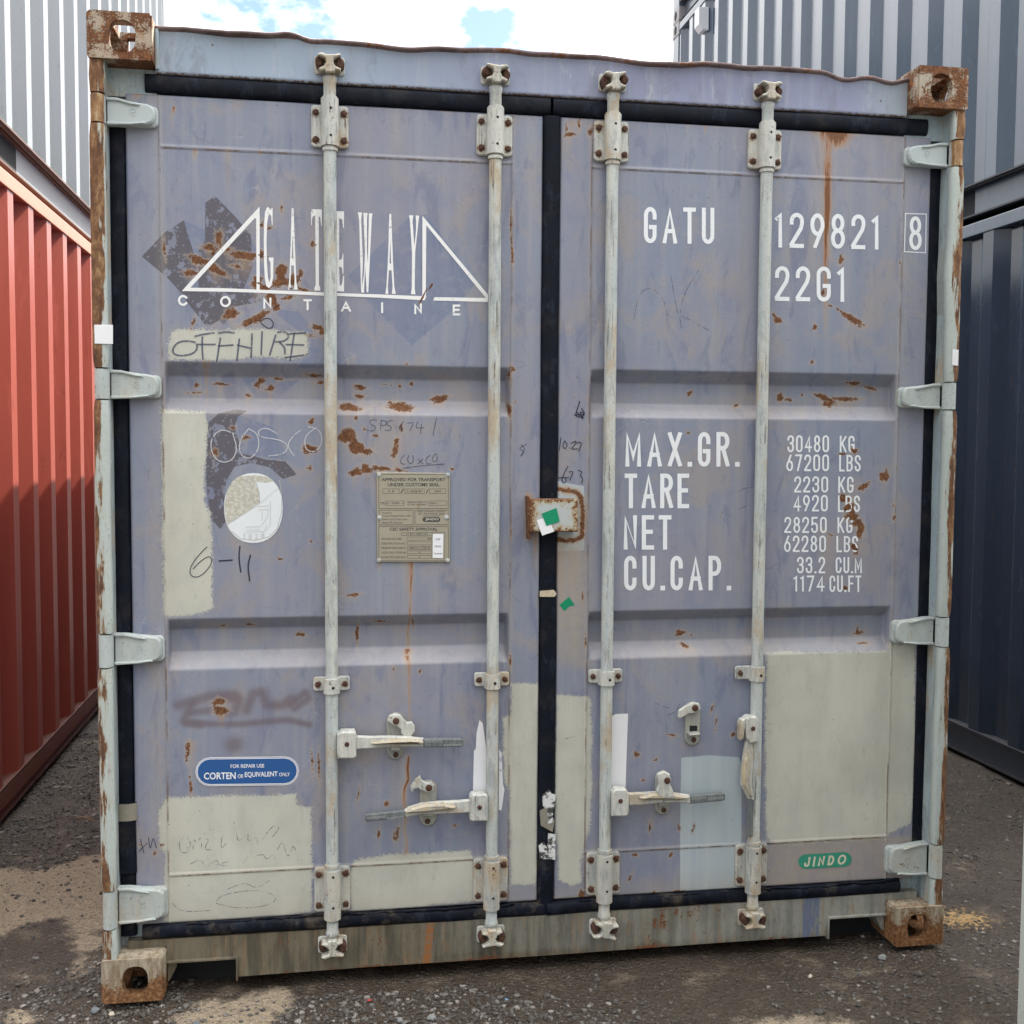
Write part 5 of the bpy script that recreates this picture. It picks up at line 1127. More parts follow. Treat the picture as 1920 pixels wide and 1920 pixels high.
# ------------------------------------------------------------------ handwriting
def mat_ink(name, c, lo=.36, hi=.56, scale=160, al=1.0):
    g = G(name); return g.out(c, .7, alpha=g.m('MULTIPLY', g.step(g.noise(scale, 4, .7), lo, hi), al), spec=.2)
M_ink = mat_ink('pen_ink', (.07, .085, .14), .26, .46, 120, .72); M_chalk = mat_ink('chalk', (.60, .61, .64), .30, .46, 120, .85); M_mark = mat_ink('marker_ink', (.03, .032, .055), .1, .3); M_faint = mat_ink('faint_scuff', (.14, .145, .22), .38, .62, 90, .7)
def smooth(P, it=2):
    for _ in range(it):
        if len(P) < 3: return P
        Q = [P[0]]
        for a, b in zip(P[:-1], P[1:]): Q += [(a[0]*.75+b[0]*.25, a[1]*.75+b[1]*.25), (a[0]*.25+b[0]*.75, a[1]*.25+b[1]*.75)]
        P = Q+[P[-1]]
    return P
def stroke(mb, px, wid, mat, off=.0009): ribbon(mb, PY(smooth(px), D), wid*.00142, mat, off)
def HW(mb, d): norm_front(mb.obj('handwriting', [M_ink, M_chalk, M_mark, M_faint], doors[d]))
def C4(p): return [(x/3, 600+y/3) for x, y in p]
def C5(p): return [(600+x/3, 640+y/3) for x, y in p]
def CB(p): return [(x/3, 1280+y/3) for x, y in p]
mb = MB()
for s in ([(540, 1475), (460, 1460), (380, 1470), (330, 1520), (320, 1570), (360, 1600), (440, 1600), (520, 1580), (558, 1535), (548, 1485)], [(605, 1420), (600, 1500), (610, 1640)], [(530, 1420), (600, 1400), (720, 1385)], [(560, 1495), (730, 1495)], [(775, 1430), (740, 1660)], [(750, 1390), (820, 1375), (910, 1385)], [(750, 1510), (900, 1500)], [(955, 1440), (930, 1650)], [(1075, 1390), (1065, 1620)], [(930, 1500), (1060, 1530)], [(1170, 1370), (1160, 1600)], [(1300, 1400), (1240, 1600)], [(1310, 1380), (1390, 1370), (1430, 1420), (1380, 1465), (1290, 1470)], [(1330, 1470), (1385, 1520), (1385, 1590)], [(1475, 1380), (1435, 1650)], [(1420, 1395), (1590, 1385)], [(1390, 1495), (1570, 1500)], [(1380, 1620), (1600, 1590)]): stroke(mb, A5(s), 3.2, 0)
HW(mb, 0); mb = MB()
stroke(mb, A5([(1150, 1280), (1190, 1250), (1240, 1245), (1280, 1290), (1270, 1330), (1240, 1345), (1200, 1330), (1155, 1285)]), 1.6, 2)
HW(mb, 0); mb = MB()
for s in ([(1320, 640), (1240, 610), (1185, 670), (1190, 750), (1240, 805), (1310, 790), (1335, 720), (1310, 640)], [(1400, 610), (1345, 680), (1350, 760), (1410, 785), (1460, 720), (1450, 640), (1400, 612)], [(1560, 640), (1500, 605), (1450, 620), (1460, 660), (1560, 670), (1625, 700), (1600, 755), (1510, 765)], [(1690, 620), (1640, 660), (1615, 710), (1655, 765)], [(1780, 605), (1715, 650), (1715, 730), (1775, 745), (1815, 690), (1800, 615), (1730, 600)]): stroke(mb, C4(s), 1.8, 1)
HW(mb, 0); mb = MB()
for s in ([(1165, 1275), (1110, 1330), (1065, 1400), (1075, 1445), (1130, 1445), (1195, 1370), (1185, 1325), (1140, 1345), (1085, 1400)],): stroke(mb, C4(s), 1.5, 2)
for s in ([(1230, 1355), (1310, 1350)], [(1350, 1270), (1343, 1340), (1355, 1420)], [(1410, 1320), (1393, 1380), (1405, 1470)]): stroke(mb, C4(s), 2.6, 2)
HW(mb, 0)
for S_ in (([(320, 445), (285, 438), (278, 465), (318, 480), (300, 507), (265, 500)], [(345, 440), (340, 500)], [(345, 445), (378, 450), (370, 472), (345, 472)], [(410, 445), (375, 450), (375, 470), (403, 480), (395, 502), (365, 500)], [(470, 450), (443, 480), (450, 503), (468, 490), (450, 475)], [(490, 460), (530, 455), (505, 505)], [(550, 450), (535, 490), (585, 485)], [(570, 465), (565, 520)], [(655, 430), (635, 530)]),
          ([(475, 640), (453, 660), (455, 690), (480, 690)], [(500, 640), (490, 670), (510, 692), (527, 670), (520, 640)], [(550, 660), (580, 690)], [(580, 660), (550, 690)], [(620, 640), (593, 660), (600, 692), (625, 685)], [(650, 630), (628, 660), (640, 682), (662, 665), (655, 632)], [(460, 715), (560, 700), (700, 690)]), ([(1160, 580), (1115, 600), (1152, 622), (1120, 655), (1155, 610), (1130, 580)],)):
    mb = MB()
    for s in S_: stroke(mb, C5(s), 1.5, 0)
    HW(mb, 0)
mb = MB()
for s in ([(1040, 860), (1008, 890), (1010, 950), (1050, 962), (1078, 910), (1050, 865)], [(1085, 940), (1090, 875), (1110, 910), (1130, 860), (1135, 935)], [(1150, 880), (1178, 880), (1145, 940), (1190, 940)], [(1250, 860), (1240, 940), (1272, 905)], [(1330, 850), (1340, 900), (1400, 840), (1390, 900), (1450, 860), (1445, 930), (1530, 800), (1580, 810), (1530, 870)], [(1560, 940), (1590, 880), (1620, 1000), (1650, 895), (1678, 1000)], [(1430, 980), (1480, 960), (1500, 1000), (1540, 960), (1550, 1000)], [(1160, 1040), (1220, 990), (1230, 1030), (1280, 1000), (1290, 1035), (1200, 1020)], [(1070, 1020), (1130, 990), (1150, 1030)], [(1215, 1230), (1250, 1190), (1450, 1160), (1560, 1200), (1530, 1250), (1350, 1272), (1215, 1240)], [(970, 1240), (1020, 1290), (1180, 1280)], [(1280, 1160), (1380, 1120), (1440, 1160), (1520, 1110)]): stroke(mb, CB(s), 1.4, 3)
HW(mb, 0); mb = MB()
for s in ([(790, 880), (810, 960)], [(780, 950), (830, 900)], [(835, 870), (845, 950), (860, 860), (880, 930)]): stroke(mb, CB(s), 1.2, 2)
HW(mb, 0)
mb = MB()
for s in ([(1355, 540), (1345, 615)], [(1375, 560), (1363, 590), (1380, 607), (1392, 580), (1375, 560)], [(1403, 598), (1408, 603)], [(1410, 575), (1442, 558), (1435, 580), (1410, 607), (1450, 605)], [(1440, 572), (1475, 565), (1455, 620)]): stroke(mb, C5(s), 1.7, 2)
HW(mb, 1); mb = MB()
for s in ([(1395, 700), (1360, 770), (1365, 800), (1387, 790), (1380, 765)], [(1340, 768), (1400, 765)], [(1403, 777), (1408, 783)], [(1400, 735), (1427, 730), (1405, 780)], [(1450, 725), (1477, 735), (1460, 755), (1480, 770), (1470, 800)]): stroke(mb, C5(s), 1.7, 2)
HW(mb, 1); mb = MB()
for s in ([(1310, 507), (1285, 545), (1275, 580), (1277, 615)], [(1258, 515), (1266, 570), (1276, 605)], [(1188, 600), (1198, 548), (1222, 538), (1245, 560), (1252, 600)], [(1275, 590), (1330, 620)], [(1228, 1318), (1255, 1328)], [(1245, 1344), (1267, 1335), (1274, 1320)], [(1380, 925), (1395, 915), (1412, 914)], [(1385, 955), (1400, 948)], [(1080, 1380), (1060, 1385)]): stroke(mb, s, 1.6, 3)
HW(mb, 1); mb = MB()
for s in ([(1087, 752), (1082, 768), (1078, 780), (1090, 783), (1097, 776), (1090, 765)], [(1076, 778), (1098, 778), (1086, 770), (1092, 786)], [(1080, 772), (1094, 784)]): stroke(mb, s, 2.2, 2)
HW(mb, 1)

# ------------------------------------------------------------------ stickers and plates
M_blue = mat_simple('sticker_blue', (.022, .095, .28), .35, .08, 30); M_green = mat_simple('sticker_green', (.0, .24, .115), .45, .06, 30); M_pap = mat_simple('paper_white', (.78, .78, .80), .6, .05, 40); M_green2 = mat_simple('label_green', (.035, .26, .17), .5, .2, 60)
M_txt = mat_simple('print_dark', (.05, .05, .05), .6, .1, 30)
def stad(x0, x1, y0, y1, sl, n=8):
    r = (y1-y0)/2; out = []
    for cx, a0 in ((x1-r, -90), (x0+r, 90)):
        for k in range(n+1):
            a = math.radians(a0+180*k/n); x = cx+r*math.cos(a); out.append((x, (y0+y1)/2+r*math.sin(a)+sl*(x-(x0+x1)/2)))
    return out
mb = MB(); sl = -.012
sheet(mb, stad(368, 559, 1420.5, 1471.5, sl), 0, .0007); sheet(mb, stad(366.5, 560.5, 1419, 1473, sl), 1, .0005); 
o1 = stad(369.6, 557.4, 1422, 1470, sl); ribbon(mb, PY(o1+[o1[0]], D), .0022, 1, .0010, fy=SHEET_Y[0])
put_text(mb, 'FOR REPAIR USE', Q4(432.5, 495.5, 1433, 1440, y0b=1432, y1b=1439), SHEET_Y[0], 1, .012, off=.0011)
put_text(mb, 'CORTEN', Q4(382.5, 442, 1448.5, 1461.5, y0b=1447.5, y1b=1460.5), SHEET_Y[0], 1, .02, off=.0011); put_text(mb, 'OR', Q4(446, 456.5, 1451.5, 1459, y0b=1451.2, y1b=1458.6), SHEET_Y[0], 1, .01, off=.0011); put_text(mb, 'EQUIVALENT', Q4(459, 520.5, 1447.5, 1458.5, y0b=1446, y1b=1457), SHEET_Y[0], 1, .02, off=.0011); put_text(mb, 'ONLY', Q4(523.5, 543.5, 1448.5, 1455.5, y0b=1448, y1b=1455), SHEET_Y[0], 1, .01, off=.0011)
norm_front(mb.obj('sticker', [M_blue, M_pap], doors[0]))
mb = MB(); P = [onY(1497, 1617, D)]
gp = []
for k in range(9): a = math.radians(90+180*k/8); gp.append((1510+13.5*math.cos(a), 1615.5+13.5*math.sin(a)*-1*1.0))
for k in range(9): a = math.radians(-90+180*k/8); gp.append((1583+13.5*math.cos(a), 1611+13.5*math.sin(a)*-1))
sheet(mb, gp, 0, .0006); 
qd = [onY(1509.5, 1607, D), onY(1588, 1601.5, D), onY(1584.5, 1620.5, D), onY(1506.5, 1625.5, D)]
line(mb, 'JINDO', qd, .0062, .26, 1, fy=SHEET_Y[0], off=.0009); norm_front(mb.obj('sticker', [M_green2, mat_letter('label_letters', (.62, .60, .46), .66)], doors[1]))
# oval emblem sticker with a dirty worn half
def mat_oval():
    g = G('oval_sticker'); n = g.noise(120, 5, .75); return g.out(g.mix(g.step(n, .42, .62), (.44, .42, .33), (.60, .60, .55)), .6)
mb = MB(); ov = []
for k in range(40):
    a = 2*math.pi*k/40; ov.append((475.2+55*math.copysign(abs(math.cos(a))**.92, math.cos(a)), 952.5-65.5*math.copysign(abs(math.sin(a))**.92, math.sin(a))))
sheet(mb, ov, 0, .0005); SY = SHEET_Y[0]
sheet(mb, [(425.5, 983), (421.5, 965), (421.5, 945), (426, 920), (436, 902), (448, 893), (478, 891), (500, 894), (513, 902), (500, 905), (478, 903), (484, 920), (487, 935), (488, 942), (466, 958)], 1, .0007, SY)
ribbon(mb, PY([(524, 900+0), (528.5, 930), (528, 960), (520, 990), (505, 1006), (478, 1013), (452, 1010), (434, 996)], D), .0016, 2, .0009, fy=SY); ribbon(mb, PY([(425.5, 984), (488, 943.5), (521, 916)], D), .0010, 2, .0009, fy=SY)
ribbon(mb, PY([(459, 956), (459, 915), (464, 900), (472, 897), (481, 906), (486, 925), (487, 942)], D), .0016, 2, .0010, fy=SY); ribbon(mb, PY([(471, 898), (471, 948)], D), .0014, 2, .0009, fy=SY)
for s in ([(482, 950), (504, 948)], [(484, 956), (503, 955), (502, 970), (490, 985)], [(492, 958), (491, 976)], [(462, 988), (490, 987)], [(462, 994), (488, 993)], [(500, 985), (496, 996), (462, 998)], [(507, 940), (507, 985), (498, 996)]): ribbon(mb, PY(s, D), .0016, 3, .0009, fy=SY)
for ch, x, y, t in (('1', 458, 1004.5, .0), ('8', 469, 1006.5, 0), ('2', 480.5, 1006, 0), ('8', 492.5, 1003.5, 0)): put_text(mb, ch, Q4(x-(3 if ch != '1' else .8), x+(3.4 if ch != '1' else 1.4), y-5.5, y+4.5), SY, 3, .0, off=.0011)
norm_front(mb.obj('sticker', [mat_simple('oval_white', (.72, .75, .76), .45, .05, 30), mat_oval(), mat_simple('oval_line', (.42, .44, .44), .5), mat_simple('oval_emboss', (.53, .56, .57), .5)], doors[0]))
# torn paper strips beside the rods
mb = MB(); sheet(mb, [(899, 1350), (905, 1356), (911, 1398), (916, 1410), (918, 1490), (886.5, 1492), (888.5, 1408), (892, 1404), (893.5, 1375)], 0); sheet(mb, [(936, 1405), (940.5, 1412), (943, 1470), (946, 1480), (940, 1520), (935, 1518)], 0)
for q in ((937, 940, 1419, 1429), (937, 940, 1442, 1447)): put_text(mb, 'N', Q4(*q), SHEET_Y[0], 1, 0, off=.0009)
norm_front(mb.obj('paper_strip', [M_pap, M_blue], doors[0]))
mb = MB(); sheet(mb, [(1148, 1343), (1154, 1339), (1177.5, 1338), (1173, 1478), (1166, 1474), (1158, 1480), (1146, 1478)], 0)
for k in range(3): stroke(mb, [(1160+4*k, 1363), (1162+4*k, 1366), (1164+4*k, 1362)], .9, 1)
norm_front(mb.obj('paper_strip', [M_pap, M_ink], doors[1]))
mb = MB(); sheet(mb, [(1049, 1134), (1067, 1119), (1078, 1135), (1072, 1136), (1066, 1138), (1062, 1143), (1058, 1146)], 0); norm_front(mb.obj('sticker', [M_green], doors[1]))

# approval plate
PYq = .064
def mat_plate():
    g = G('approval_plate'); n = g.noise(30, 5, .65); c = g.mix(n, (.32, .295, .225), (.41, .375, .295)); r = g.step(g.noise(40, 5, .7), .64, .72)
    return g.out(g.mix(g.m('MULTIPLY', r, .7), c, (.34, .20, .08)), .42, .25, g.bump(n, .2, .0008))
mb = MB()
def pq(x, y): return (690+x/9.6, 870+y/9.6)
q = [onY(*pq(150, 145), PYq), onY(*pq(1480, 165), PYq), onY(*pq(1475, 1765), PYq), onY(*pq(165, 1765), PYq)]
mb.prism(q, .0640, .0675, 0, .0012)
def PT(t, x0, x1, y0, y1, b=.0, mat=1):
    put_text(mb, t, [onY(*pq(x0, y0), PYq), onY(*pq(x1, y0), PYq), onY(*pq(x1, y1), PYq), onY(*pq(x0, y1), PYq)], PYq-.0003, mat, b)
def PB(x0, x1, y0, y1, w_=.0008, mat=1): 
    P = [onY(*pq(*c), PYq) for c in ((x0, y0), (x1, y0), (x1, y1), (x0, y1))]; ribbon(mb, P+[P[0]], w_, mat, .0002, fy=PYq)
PT('APPROVED FOR TRANSPORT', 245, 1395, 250, 310, .02); PT('UNDER CUSTOMS SEAL', 355, 1285, 340, 402, .02); PT('CSC SAFETY APPROVAL', 390, 1250, 1145, 1200, .02)
for b in ((265, 565, 447, 530), (660, 1013, 447, 530), (1107, 1400, 447, 530), (318, 650, 665, 745), (1090, 1417, 665, 745), (600, 1155, 1235, 1285), (705, 1150, 1315, 1370), (705, 1150, 1400, 1455), (705, 918, 1482, 1535), (935, 1150, 1482, 1535), (705, 918, 1562, 1615), (935, 1150, 1562, 1615), (705, 918, 1645, 1700), (935, 1150, 1645, 1700), (1172, 1382, 1228, 1700)): PB(*b)
for b in ((195, 1445, 185, 800), (200, 810, 830, 1092), (845, 1443, 830, 1088), (195, 1445, 1120, 1740)): PB(*b, w_=.0011)
PT('G B', 360, 470, 470, 510); PT('C 6028 BV', 695, 980, 468, 512); PT('2004', 1195, 1310, 470, 512); PT('/', 580, 645, 447, 530); PT('/', 1040, 1095, 447, 530)
PT('TYPE', 210, 300, 685, 730); PT('JS - 02404 - S', 330, 640, 685, 730); PT("MANUFACTURER'S NO", 710, 1065, 668, 700); PT('OF THE CONTAINER', 710, 1040, 715, 745); PT('DJ04 -', 1110, 1260, 685, 728)
PT('Managed by', 255, 430, 865, 900); PT('Container Management Service Limited', 255, 775, 915, 955); PT('Canon\'s Court 22 Victoria Street', 255, 710, 972, 1012); PT('Hamilton HM 12 Bermuda', 255, 615, 1035, 1070)
PT('TIMBER COMPONENT TREATMENT', 880, 1405, 848, 868); PT('IM / TRITHION / 2000', 910, 1380, 880, 912); PT('MANUFACTURED BY', 985, 1300, 925, 945)
P = [onY(*pq(x, y), PYq) for x, y in [(1025+42*math.cos(math.radians(a)), 1000-42*math.sin(math.radians(a))) for a in range(90, 271, 20)]+[(1258+42*math.cos(math.radians(a)), 1000-42*math.sin(math.radians(a))) for a in range(-90, 91, 20)]]
mb.add([(x, PYq-.00015, z) for x, z in P], [tuple(range(len(P)))], 1); PT('JINDO', 1030, 1270, 975, 1025, .03, 4); mb.v[-1] = mb.v[-1]
for t, y in (('DATE MANUFACTURED', 1330), ('IDENTIFICATION NO.', 1412), ('MAXIMUM GROSS WEIGHT', 1492), ('ALLOW. STACK. WT. FOR 1.8G', 1575), ('RACKING TEST LOAD VALUE', 1658)): PT(t, 245, 610 if y < 1400 else 680, y, y+38)
PT('F / BV / 3007 / 04', 690, 1065, 1245, 1275); PT('2004', 1065, 1135, 1330, 1360); PT('30480 KG', 740, 890, 1495, 1525); PT('67200 LBS', 965, 1120, 1495, 1525)
P = [onY(*pq(*c), PYq) for c in ((1168, 1258), (1357, 1258), (1348, 1695), (1162, 1692))]; mb.add([(x, PYq-.0006, z) for x, z in P], [(0, 1, 2, 3)], 2)
for t, y, x0, x1 in (('ACEP', 1335, 1215, 1300), ('USA-03', 1462, 1200, 1315), ('Container', 1590, 1180, 1335)): put_text(mb, t, [onY(*pq(x0, y), PYq), onY(*pq(x1, y), PYq), onY(*pq(x1, y+38), PYq), onY(*pq(x0, y+38), PYq)], PYq-.0009, 1, 0)
o = mb.obj('data_plate', [mat_plate(), M_txt, M_pap, M_rod, mat_simple('plate_light', (.5, .48, .4), .5)], doors[0])
for p in o.data.polygons:
    if len(p.vertices) > 2 and p.material_index in (1, 2, 4) and p.normal.y > 0: p.flip()
mb = MB()
for x, y in ((200, 195), (1440, 195), (205, 965), (1415, 960), (195, 1735), (1435, 1735)): cx, cz = onY(*pq(x, y), PYq); mb.dome(cx, .064, cz, .0062, .0035, 0)
mb.obj('rivet', [M_rod], doors[0])

# ------------------------------------------------------------------ door handles and catches
def P1(p): return [(620+x/5.647, 1310+y/5.647) for x, y in p]
def P3(p): return [(1000+x/3.84, 1280+y/3.84) for x, y in p]
def pr(mb, px, y0, y1, mat=0, b=.002): mb.prism(PY(px, y0), y0, y1, mat, b)
M_tanst = mat_galv('handle_rib', (.50, .40, .25), (.46, .43, .36), -.02, 2)
def handle(d, hub, body, grip, rib, pin, txt=None):
    mb = MB(); pr(mb, hub, .0155, .052, 0, .004); pr(mb, body, .0265, .040, 0, .003); pr(mb, grip, .0262, .0385, 1, .003)
    if rib: pr(mb, rib, .013, .030, 2, .006)
    cx, cz = onY(*pin, .0155); mb.dome(cx, .0155, cz, .0068, .003, 3)
    if txt:
        for t, q, fl in txt: put_text(mb, t, [onY(*c, .026) for c in q], .0252, 4, .02, fl)
    return fixn(mb.obj('door_handle', [M_brk, M_grip, M_tanst, M_bolt, mat_emb], d))
mat_emb = mat_simple('embossed_letters', (.30, .32, .31), .5, .2, 60)
handle(doors[0], [(640, 1372), (665, 1372), (668, 1378), (668, 1419), (664, 1423), (634, 1423), (632, 1412), (632, 1378)], P1([(262, 400), (430, 405), (600, 400), (800, 405), (985, 425), (985, 515), (800, 510), (600, 515), (430, 530), (262, 540)]), P1([(980, 426), (1390, 424), (1408, 440), (1404, 500), (1385, 512), (1010, 520), (980, 514)]), P1([(430, 480), (520, 455), (660, 440), (850, 430), (975, 455), (985, 475), (900, 490), (700, 497), (520, 495)]), (650.5, 1395.5),
       [('SAEJIN', P1([(1000, 440), (1175, 437), (1175, 468), (1000, 472)]), False), ('SAEJIN', P1([(1200, 475), (1390, 470), (1390, 500), (1200, 506)]), True)])
handle(doors[0], P1([(1480, 1050), (1500, 1020), (1650, 1015), (1668, 1040), (1665, 1300), (1500, 1305), (1478, 1290)]), P1([(1482, 1073), (1370, 1085), (1150, 1095), (960, 1115), (830, 1155), (780, 1186), (790, 1262), (830, 1250), (930, 1235), (1370, 1217), (1482, 1205)]), P1([(800, 1183), (385, 1225), (368, 1237), (366, 1292), (385, 1306), (800, 1264)]), P1([(795, 1215), (850, 1165), (1000, 1125), (1200, 1112), (1330, 1155), (1300, 1180), (1080, 1203), (920, 1218)]), tuple(P1([(1577, 1152)])[0]),
       [('SAEJIN', P1([(385, 1250), (570, 1235), (570, 1268), (385, 1282)]), False), ('SAEJIN', P1([(600, 1250), (780, 1232), (780, 1262), (600, 1282)]), True)])
handle(doors[1], P3([(570, 790), (590, 770), (670, 768), (690, 800), (690, 945), (675, 965), (568, 965)]), P3([(688, 800), (800, 795), (900, 790), (1000, 795), (1135, 815), (1135, 873), (1050, 865), (900, 870), (800, 882), (688, 886)]), P3([(1125, 815), (1365, 795), (1383, 806), (1381, 845), (1365, 853), (1125, 874)]), P3([(770, 835), (850, 803), (930, 797), (1010, 800), (1130, 832), (1060, 850), (900, 848), (790, 848)]), tuple(P3([(628, 852)])[0]),
       [('SAEJIN', P3([(1140, 825), (1240, 817), (1240, 840), (1140, 848)]), False), ('SAEJIN', P3([(1260, 822), (1370, 812), (1370, 834), (1260, 846)]), True)])
handle(doors[1], P3([(1535, 262), (1560, 246), (1610, 246), (1630, 280), (1625, 430), (1560, 440), (1540, 400)]), P3([(1535, 425), (1578, 425), (1590, 520), (1582, 640), (1575, 740), (1592, 850), (1552, 840), (1500, 740), (1505, 640), (1515, 540)]), P3([(1552, 835), (1592, 845), (1583, 1108), (1546, 1112)]), P3([(1522, 560), (1545, 520), (1562, 600), (1560, 700), (1585, 830), (1560, 825), (1515, 740), (1510, 660)]), tuple(P3([(1582, 330)])[0]))
mb = MB(); pr(mb, P3([(1490, 300), (1500, 272), (1545, 250), (1560, 250), (1535, 280), (1515, 410), (1490, 415)]), .024, .050, 0, .003); fixn(mb.obj('handle_hub', [M_brk], doors[1]))
def catch(d, x0, x1, y0, y1, flap, bolts, f, clip=None, fy=.042):
    mb = MB(); c0 = onY(*f([(x0, y1)])[0], .058); c1 = onY(*f([(x1, y0)])[0], .058)
    mb.prism(rrect(c0[0], c1[0], c0[1], c1[1], (c1[0]-c0[0])*.49, 6), .0595, .0695, 0, .003)
    pr(mb, f(flap), fy, fy+.009, 1, .003)
    cx, cz = onY(*f([bolts[0]])[0], .04); mb.tube([(cx, fy-.001, cz), (cx, .062, cz)], .0125, 14, 1); mb.dome(cx, fy-.001, cz, .0095, .006, 2, 10)
    cx, cz = onY(*f([bolts[1]])[0], .058); mb.dome(cx, .0595, cz, .0078, .005, 2)
    if clip: pr(mb, f(clip), .030, .062, 0, .003)
    fixn(mb.obj('handle_catch', [M_plate, M_brk, M_bolt], d))
catch(doors[0], 595, 775, 150, 650, [(600, 235), (622, 185), (680, 162), (740, 178), (772, 218), (812, 252), (860, 246), (890, 290), (890, 352), (850, 412), (770, 402), (745, 372), (745, 330), (700, 292), (640, 272)], [(692, 237), (690, 595)], P1, [(640, 512), (745, 512), (745, 555), (640, 558)])
catch(doors[0], 943, 1125, 865, 1357, [(842, 935), (880, 882), (900, 850), (950, 815), (962, 862), (1010, 890), (1070, 885), (1098, 925), (1088, 975), (1050, 1000), (990, 985), (950, 970), (925, 950), (880, 962), (868, 1000), (848, 972)], [(1040, 945), (1025, 1298)], P1, [(985, 1210), (1090, 1207), (1085, 1250), (985, 1253)])
catch(doors[1], 878, 992, 635, 957, [(895, 660), (940, 640), (985, 660), (985, 730), (1010, 785), (1003, 820), (960, 840), (900, 815), (890, 780), (905, 735)], [(942, 682), (940, 918)], P3, [(905, 868), (972, 866), (968, 890), (908, 892)], .012)
catch(doors[1], 1094, 1207, 140, 457, [(1045, 250), (1050, 202), (1090, 172), (1150, 142), (1196, 150), (1208, 190), (1172, 222), (1120, 226), (1078, 250), (1055, 262)], [(1165, 182), (1155, 412)], P3, [(1126, 372), (1205, 366), (1203, 382), (1126, 388)])
mb = MB(); pr(mb, P3([(1126, 310), (1180, 310), (1180, 366), (1126, 366)]), .0585, .060, 0, 0); fixn(mb.obj('catch_slot', [M_dark], doors[1]))

# ------------------------------------------------------------------ lock box over the centre seam
def mat_lockbox():
    g = G('lock_box_paint'); x, y, z = g.xyz(); dx = g.m('DIVIDE', g.m('ABSOLUTE', g.m('SUBTRACT', x, .008)), .070); dz = g.m('DIVIDE', g.m('ABSOLUTE', g.m('SUBTRACT', z, 1.302)), .046)
    n = g.noise(60, 6, .7); n2 = g.noise(260, 4, .7); e = g.m('ADD', g.m('MAXIMUM', dx, dz), g.m('ADD', g.m('MULTIPLY', g.m('SUBTRACT', n, .5), 1.3), g.m('MULTIPLY', g.m('SUBTRACT', n2, .5), .7)))
    base = g.mix(n2, (.40, .45, .47), (.45, .46, .43)); base = g.mix(g.step(e, .55, .85), base, (.40, .33, .20)); base = g.mix(g.step(e, .82, .9), base, rustcol(g))
    return g.out(base, .75, normal=g.bump(n2, .5, .0014), spec=.3)
M_lb = mat_lockbox(); mb = MB()
mb.prism(PY([(993.5, 936), (1083.5, 936), (1084, 997), (994, 997)], .018), .018, .075, 0, .0025)
pr(mb, [(989.5, 931), (993.5, 931), (993.5, 1010), (991.5, 1012)], .030, .072, 0, .001)
fixn(mb.obj('lock_box', [M_lb], doors[1]))
mb = MB()
def flat(px, Y, mat): P = PY(px, Y); mb.prism(P, Y, Y+.0009, mat, 0)
def L6(p): return [(940+x/6.857, 880+y/6.857) for x, y in p]
flat(L6([(455, 655), (535, 628), (560, 640), (640, 700), (678, 800), (525, 852)]), .0166, 0); flat(L6([(518, 570), (710, 495), (750, 670), (580, 727)]), .0154, 1)
fixn(mb.obj('sticker', [M_pap, M_green], doors[1]))
# white tags on the corner posts
for px in ([(176.5, 609), (211.5, 609), (211.5, 645), (177.5, 644.5)], [(1786.5, 655), (1797.5, 656), (1796.5, 686), (1785.5, 685)]):
    mb = MB(); mb.prism(PY(px, .001), .001, .0028, 0, .0006); fixn(mb.obj('tag', [M_pap], box_e))

# ------------------------------------------------------------------ small things on the ground, vent, wires
def stone(px, py, size, seed, col, label):
    x, y = onG(px, py); r = np.random.RandomState(seed); V_, F_i = ico(2)
    v = V_*(1+.0*V_); 
    for _ in range(7): n_ = r.normal(size=3); n_ /= np.linalg.norm(n_); dd = r.uniform(.55, .85); over = np.maximum(0, v@n_-dd); v = v-over[:, None]*n_
    v = v*np.array([size*r.uniform(.9, 1.2), size*r.uniform(.8, 1.1), size*.72])
    z = ground_z(x, y); me = bpy.data.meshes.new('stone'); me.from_pydata(v.tolist(), [], F_i.tolist()); me.materials.append(col)
    o = bpy.data.objects.new('stone', me); COL.objects.link(o); o.location = (x, y, z+size*.5); o['label'] = label; o['category'] = 'stone'; o['group'] = 'larger stones lying in the gravel'
    return o
SG = mat_simple('stone_grey', (.20, .205, .20), .8, .35, 120); SB = mat_simple('stone_bluish', (.13, .14, .15), .7, .3, 120); SP = mat_simple('stone_pale', (.42, .38, .30), .8, .2, 90)
stone(180, 1884, .0135, 1, SB, 'blue-grey stone lying just left of the lower left corner casting')
stone(1655, 1787, .0125, 2, SG, 'grey stone in front of the lower right corner casting')
stone(1519, 1820, .0085, 3, SP, 'pale round pebble on the bare ground left of the grey stone')
stone(210, 1889, .0085, 4, SP, 'pale chip of stone right beneath the lower left corner casting')
stone(369, 1912, .0115, 5, SB, 'dark blue stone at the edge of the dry sandy patch')
stone(809, 1902, .0120, 6, SG, 'grey stone in the gravel at the bottom of the photo, below the second rod')
stone(750, 1904, .0100, 7, SG, 'mid-grey stone in the gravel left of the similar one below the second rod')
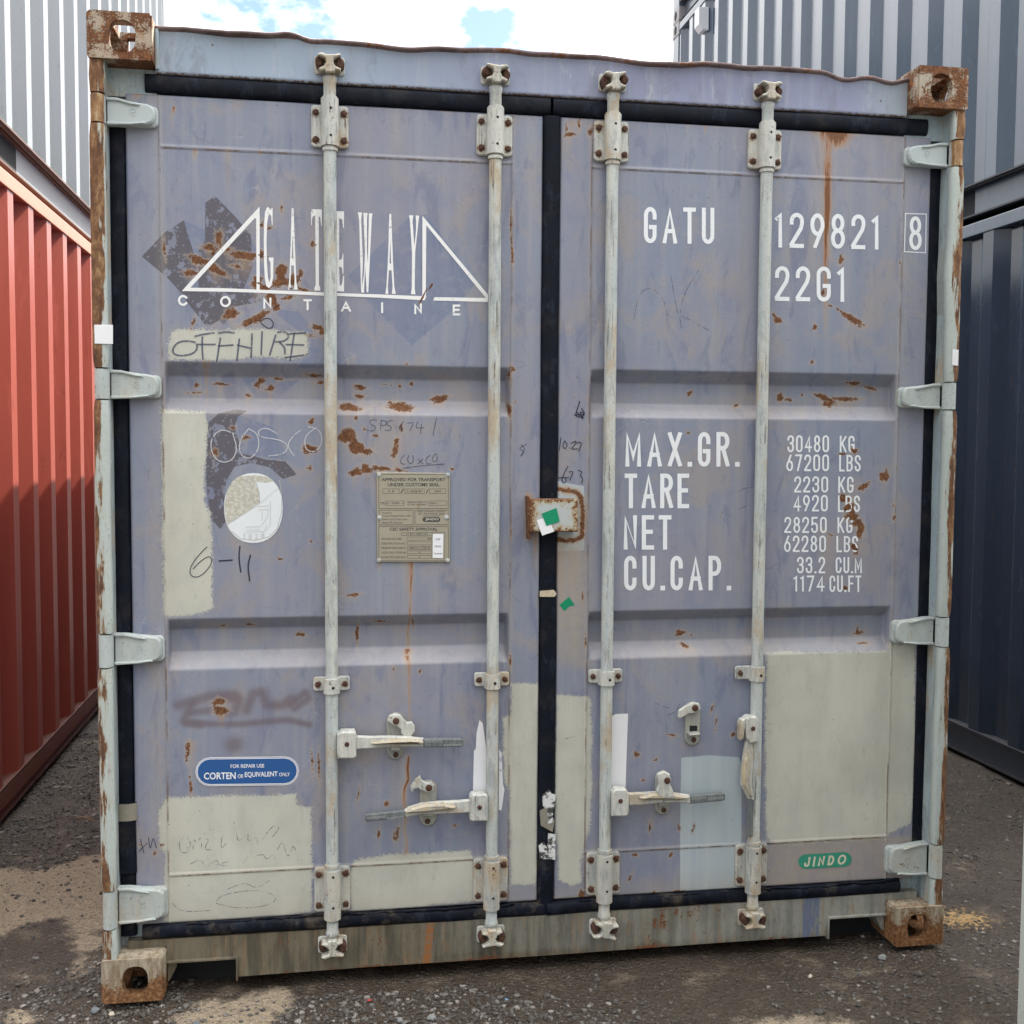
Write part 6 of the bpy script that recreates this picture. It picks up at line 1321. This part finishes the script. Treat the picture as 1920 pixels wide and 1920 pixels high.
def scrapthing(px, py, size, col, nm, label, cat):
    x, y = onG(px, py); mb = MB(); r = random.Random(px)
    mb.prism([(size*math.cos(a)*r.uniform(.6, 1.1), size*math.sin(a)*r.uniform(.5, 1)) for a in [k*math.pi/4 for k in range(8)]], -.0015, .0015, 0, 0); o = fixn(mb.obj(nm, [col])); o.rotation_euler = (math.radians(65), .2, r.uniform(-1, 1)); o.location = (x, y, ground_z(x, y)+.008); o['label'] = label; o['category'] = cat
scrapthing(693, 1867, .0075, mat_simple('red_plastic', (.60, .03, .03), .4), 'plastic_scrap', 'small bright red plastic scrap lying in the gravel', 'plastic scrap')
scrapthing(950, 1868, .006, mat_simple('blue_plastic', (.20, .38, .60), .4), 'plastic_scrap', 'small light blue plastic scrap lying in the gravel', 'plastic scrap')
x, y = onG(158, 1543); mb = MB(); mb.tube([(x-.035, y+.02, .012), (x, y, .022), (x+.04, y-.02, .012)], [.004, .005, .003], 6); mb.tube([(x, y, .02), (x+.03, y+.02, .014)], [.003, .002], 6); o = mb.obj('twig', [mat_simple('dead_wood', (.22, .14, .09), .9)]); o['label'] = 'short dead twig on the dark gravel beside the left corner post'; o['category'] = 'twig'
# ventilator cover on the middle navy container
y0, zt = onX(1323, 20, XR); y1, zb = onX(1314, 60, XR)
mid = [o for o in bpy.data.objects if o.type == 'EMPTY' and 'middle of the right stack' in o.get('label', '')][0]
mb = MB(); a, b = sorted((y0, y1)); b = max(b, a+.07); mb.prism([(XR-.055, zt+.03), (XR-.055, zb+.02), (XR-.02, zb-.02), (XR+.03, zb-.02), (XR+.03, zt+.03)], a, b, 0, .004); 
o = mb.obj('vent', [mat_simple('vent_white', (.62, .64, .64), .5)]); fixn(o); o.parent = mid; o.location = -mid.location
# thin wires in the sky
for k, (p, q) in enumerate((((1118, 112), (1172, 38)), ((1205, 112), (1240, 72)))):
    mb = MB(); a = CAM_C+ray(*p)*46; b = CAM_C+ray(*q)*40; e = b+(b-a)*4; s0 = a-(b-a)*3
    mb.tube([s0, (s0+e)/2-np.array([0, 0, .05]), e], .010, 6); o = mb.obj('overhead_cable', [M_dark]); o['category'] = 'cable'; o['group'] = 'thin wires crossing the sky'
    o['label'] = ('longer thin wire crossing the clouds above the middle of the container roof', 'shorter thin wire crossing the sky, nearest the navy stack')[k]
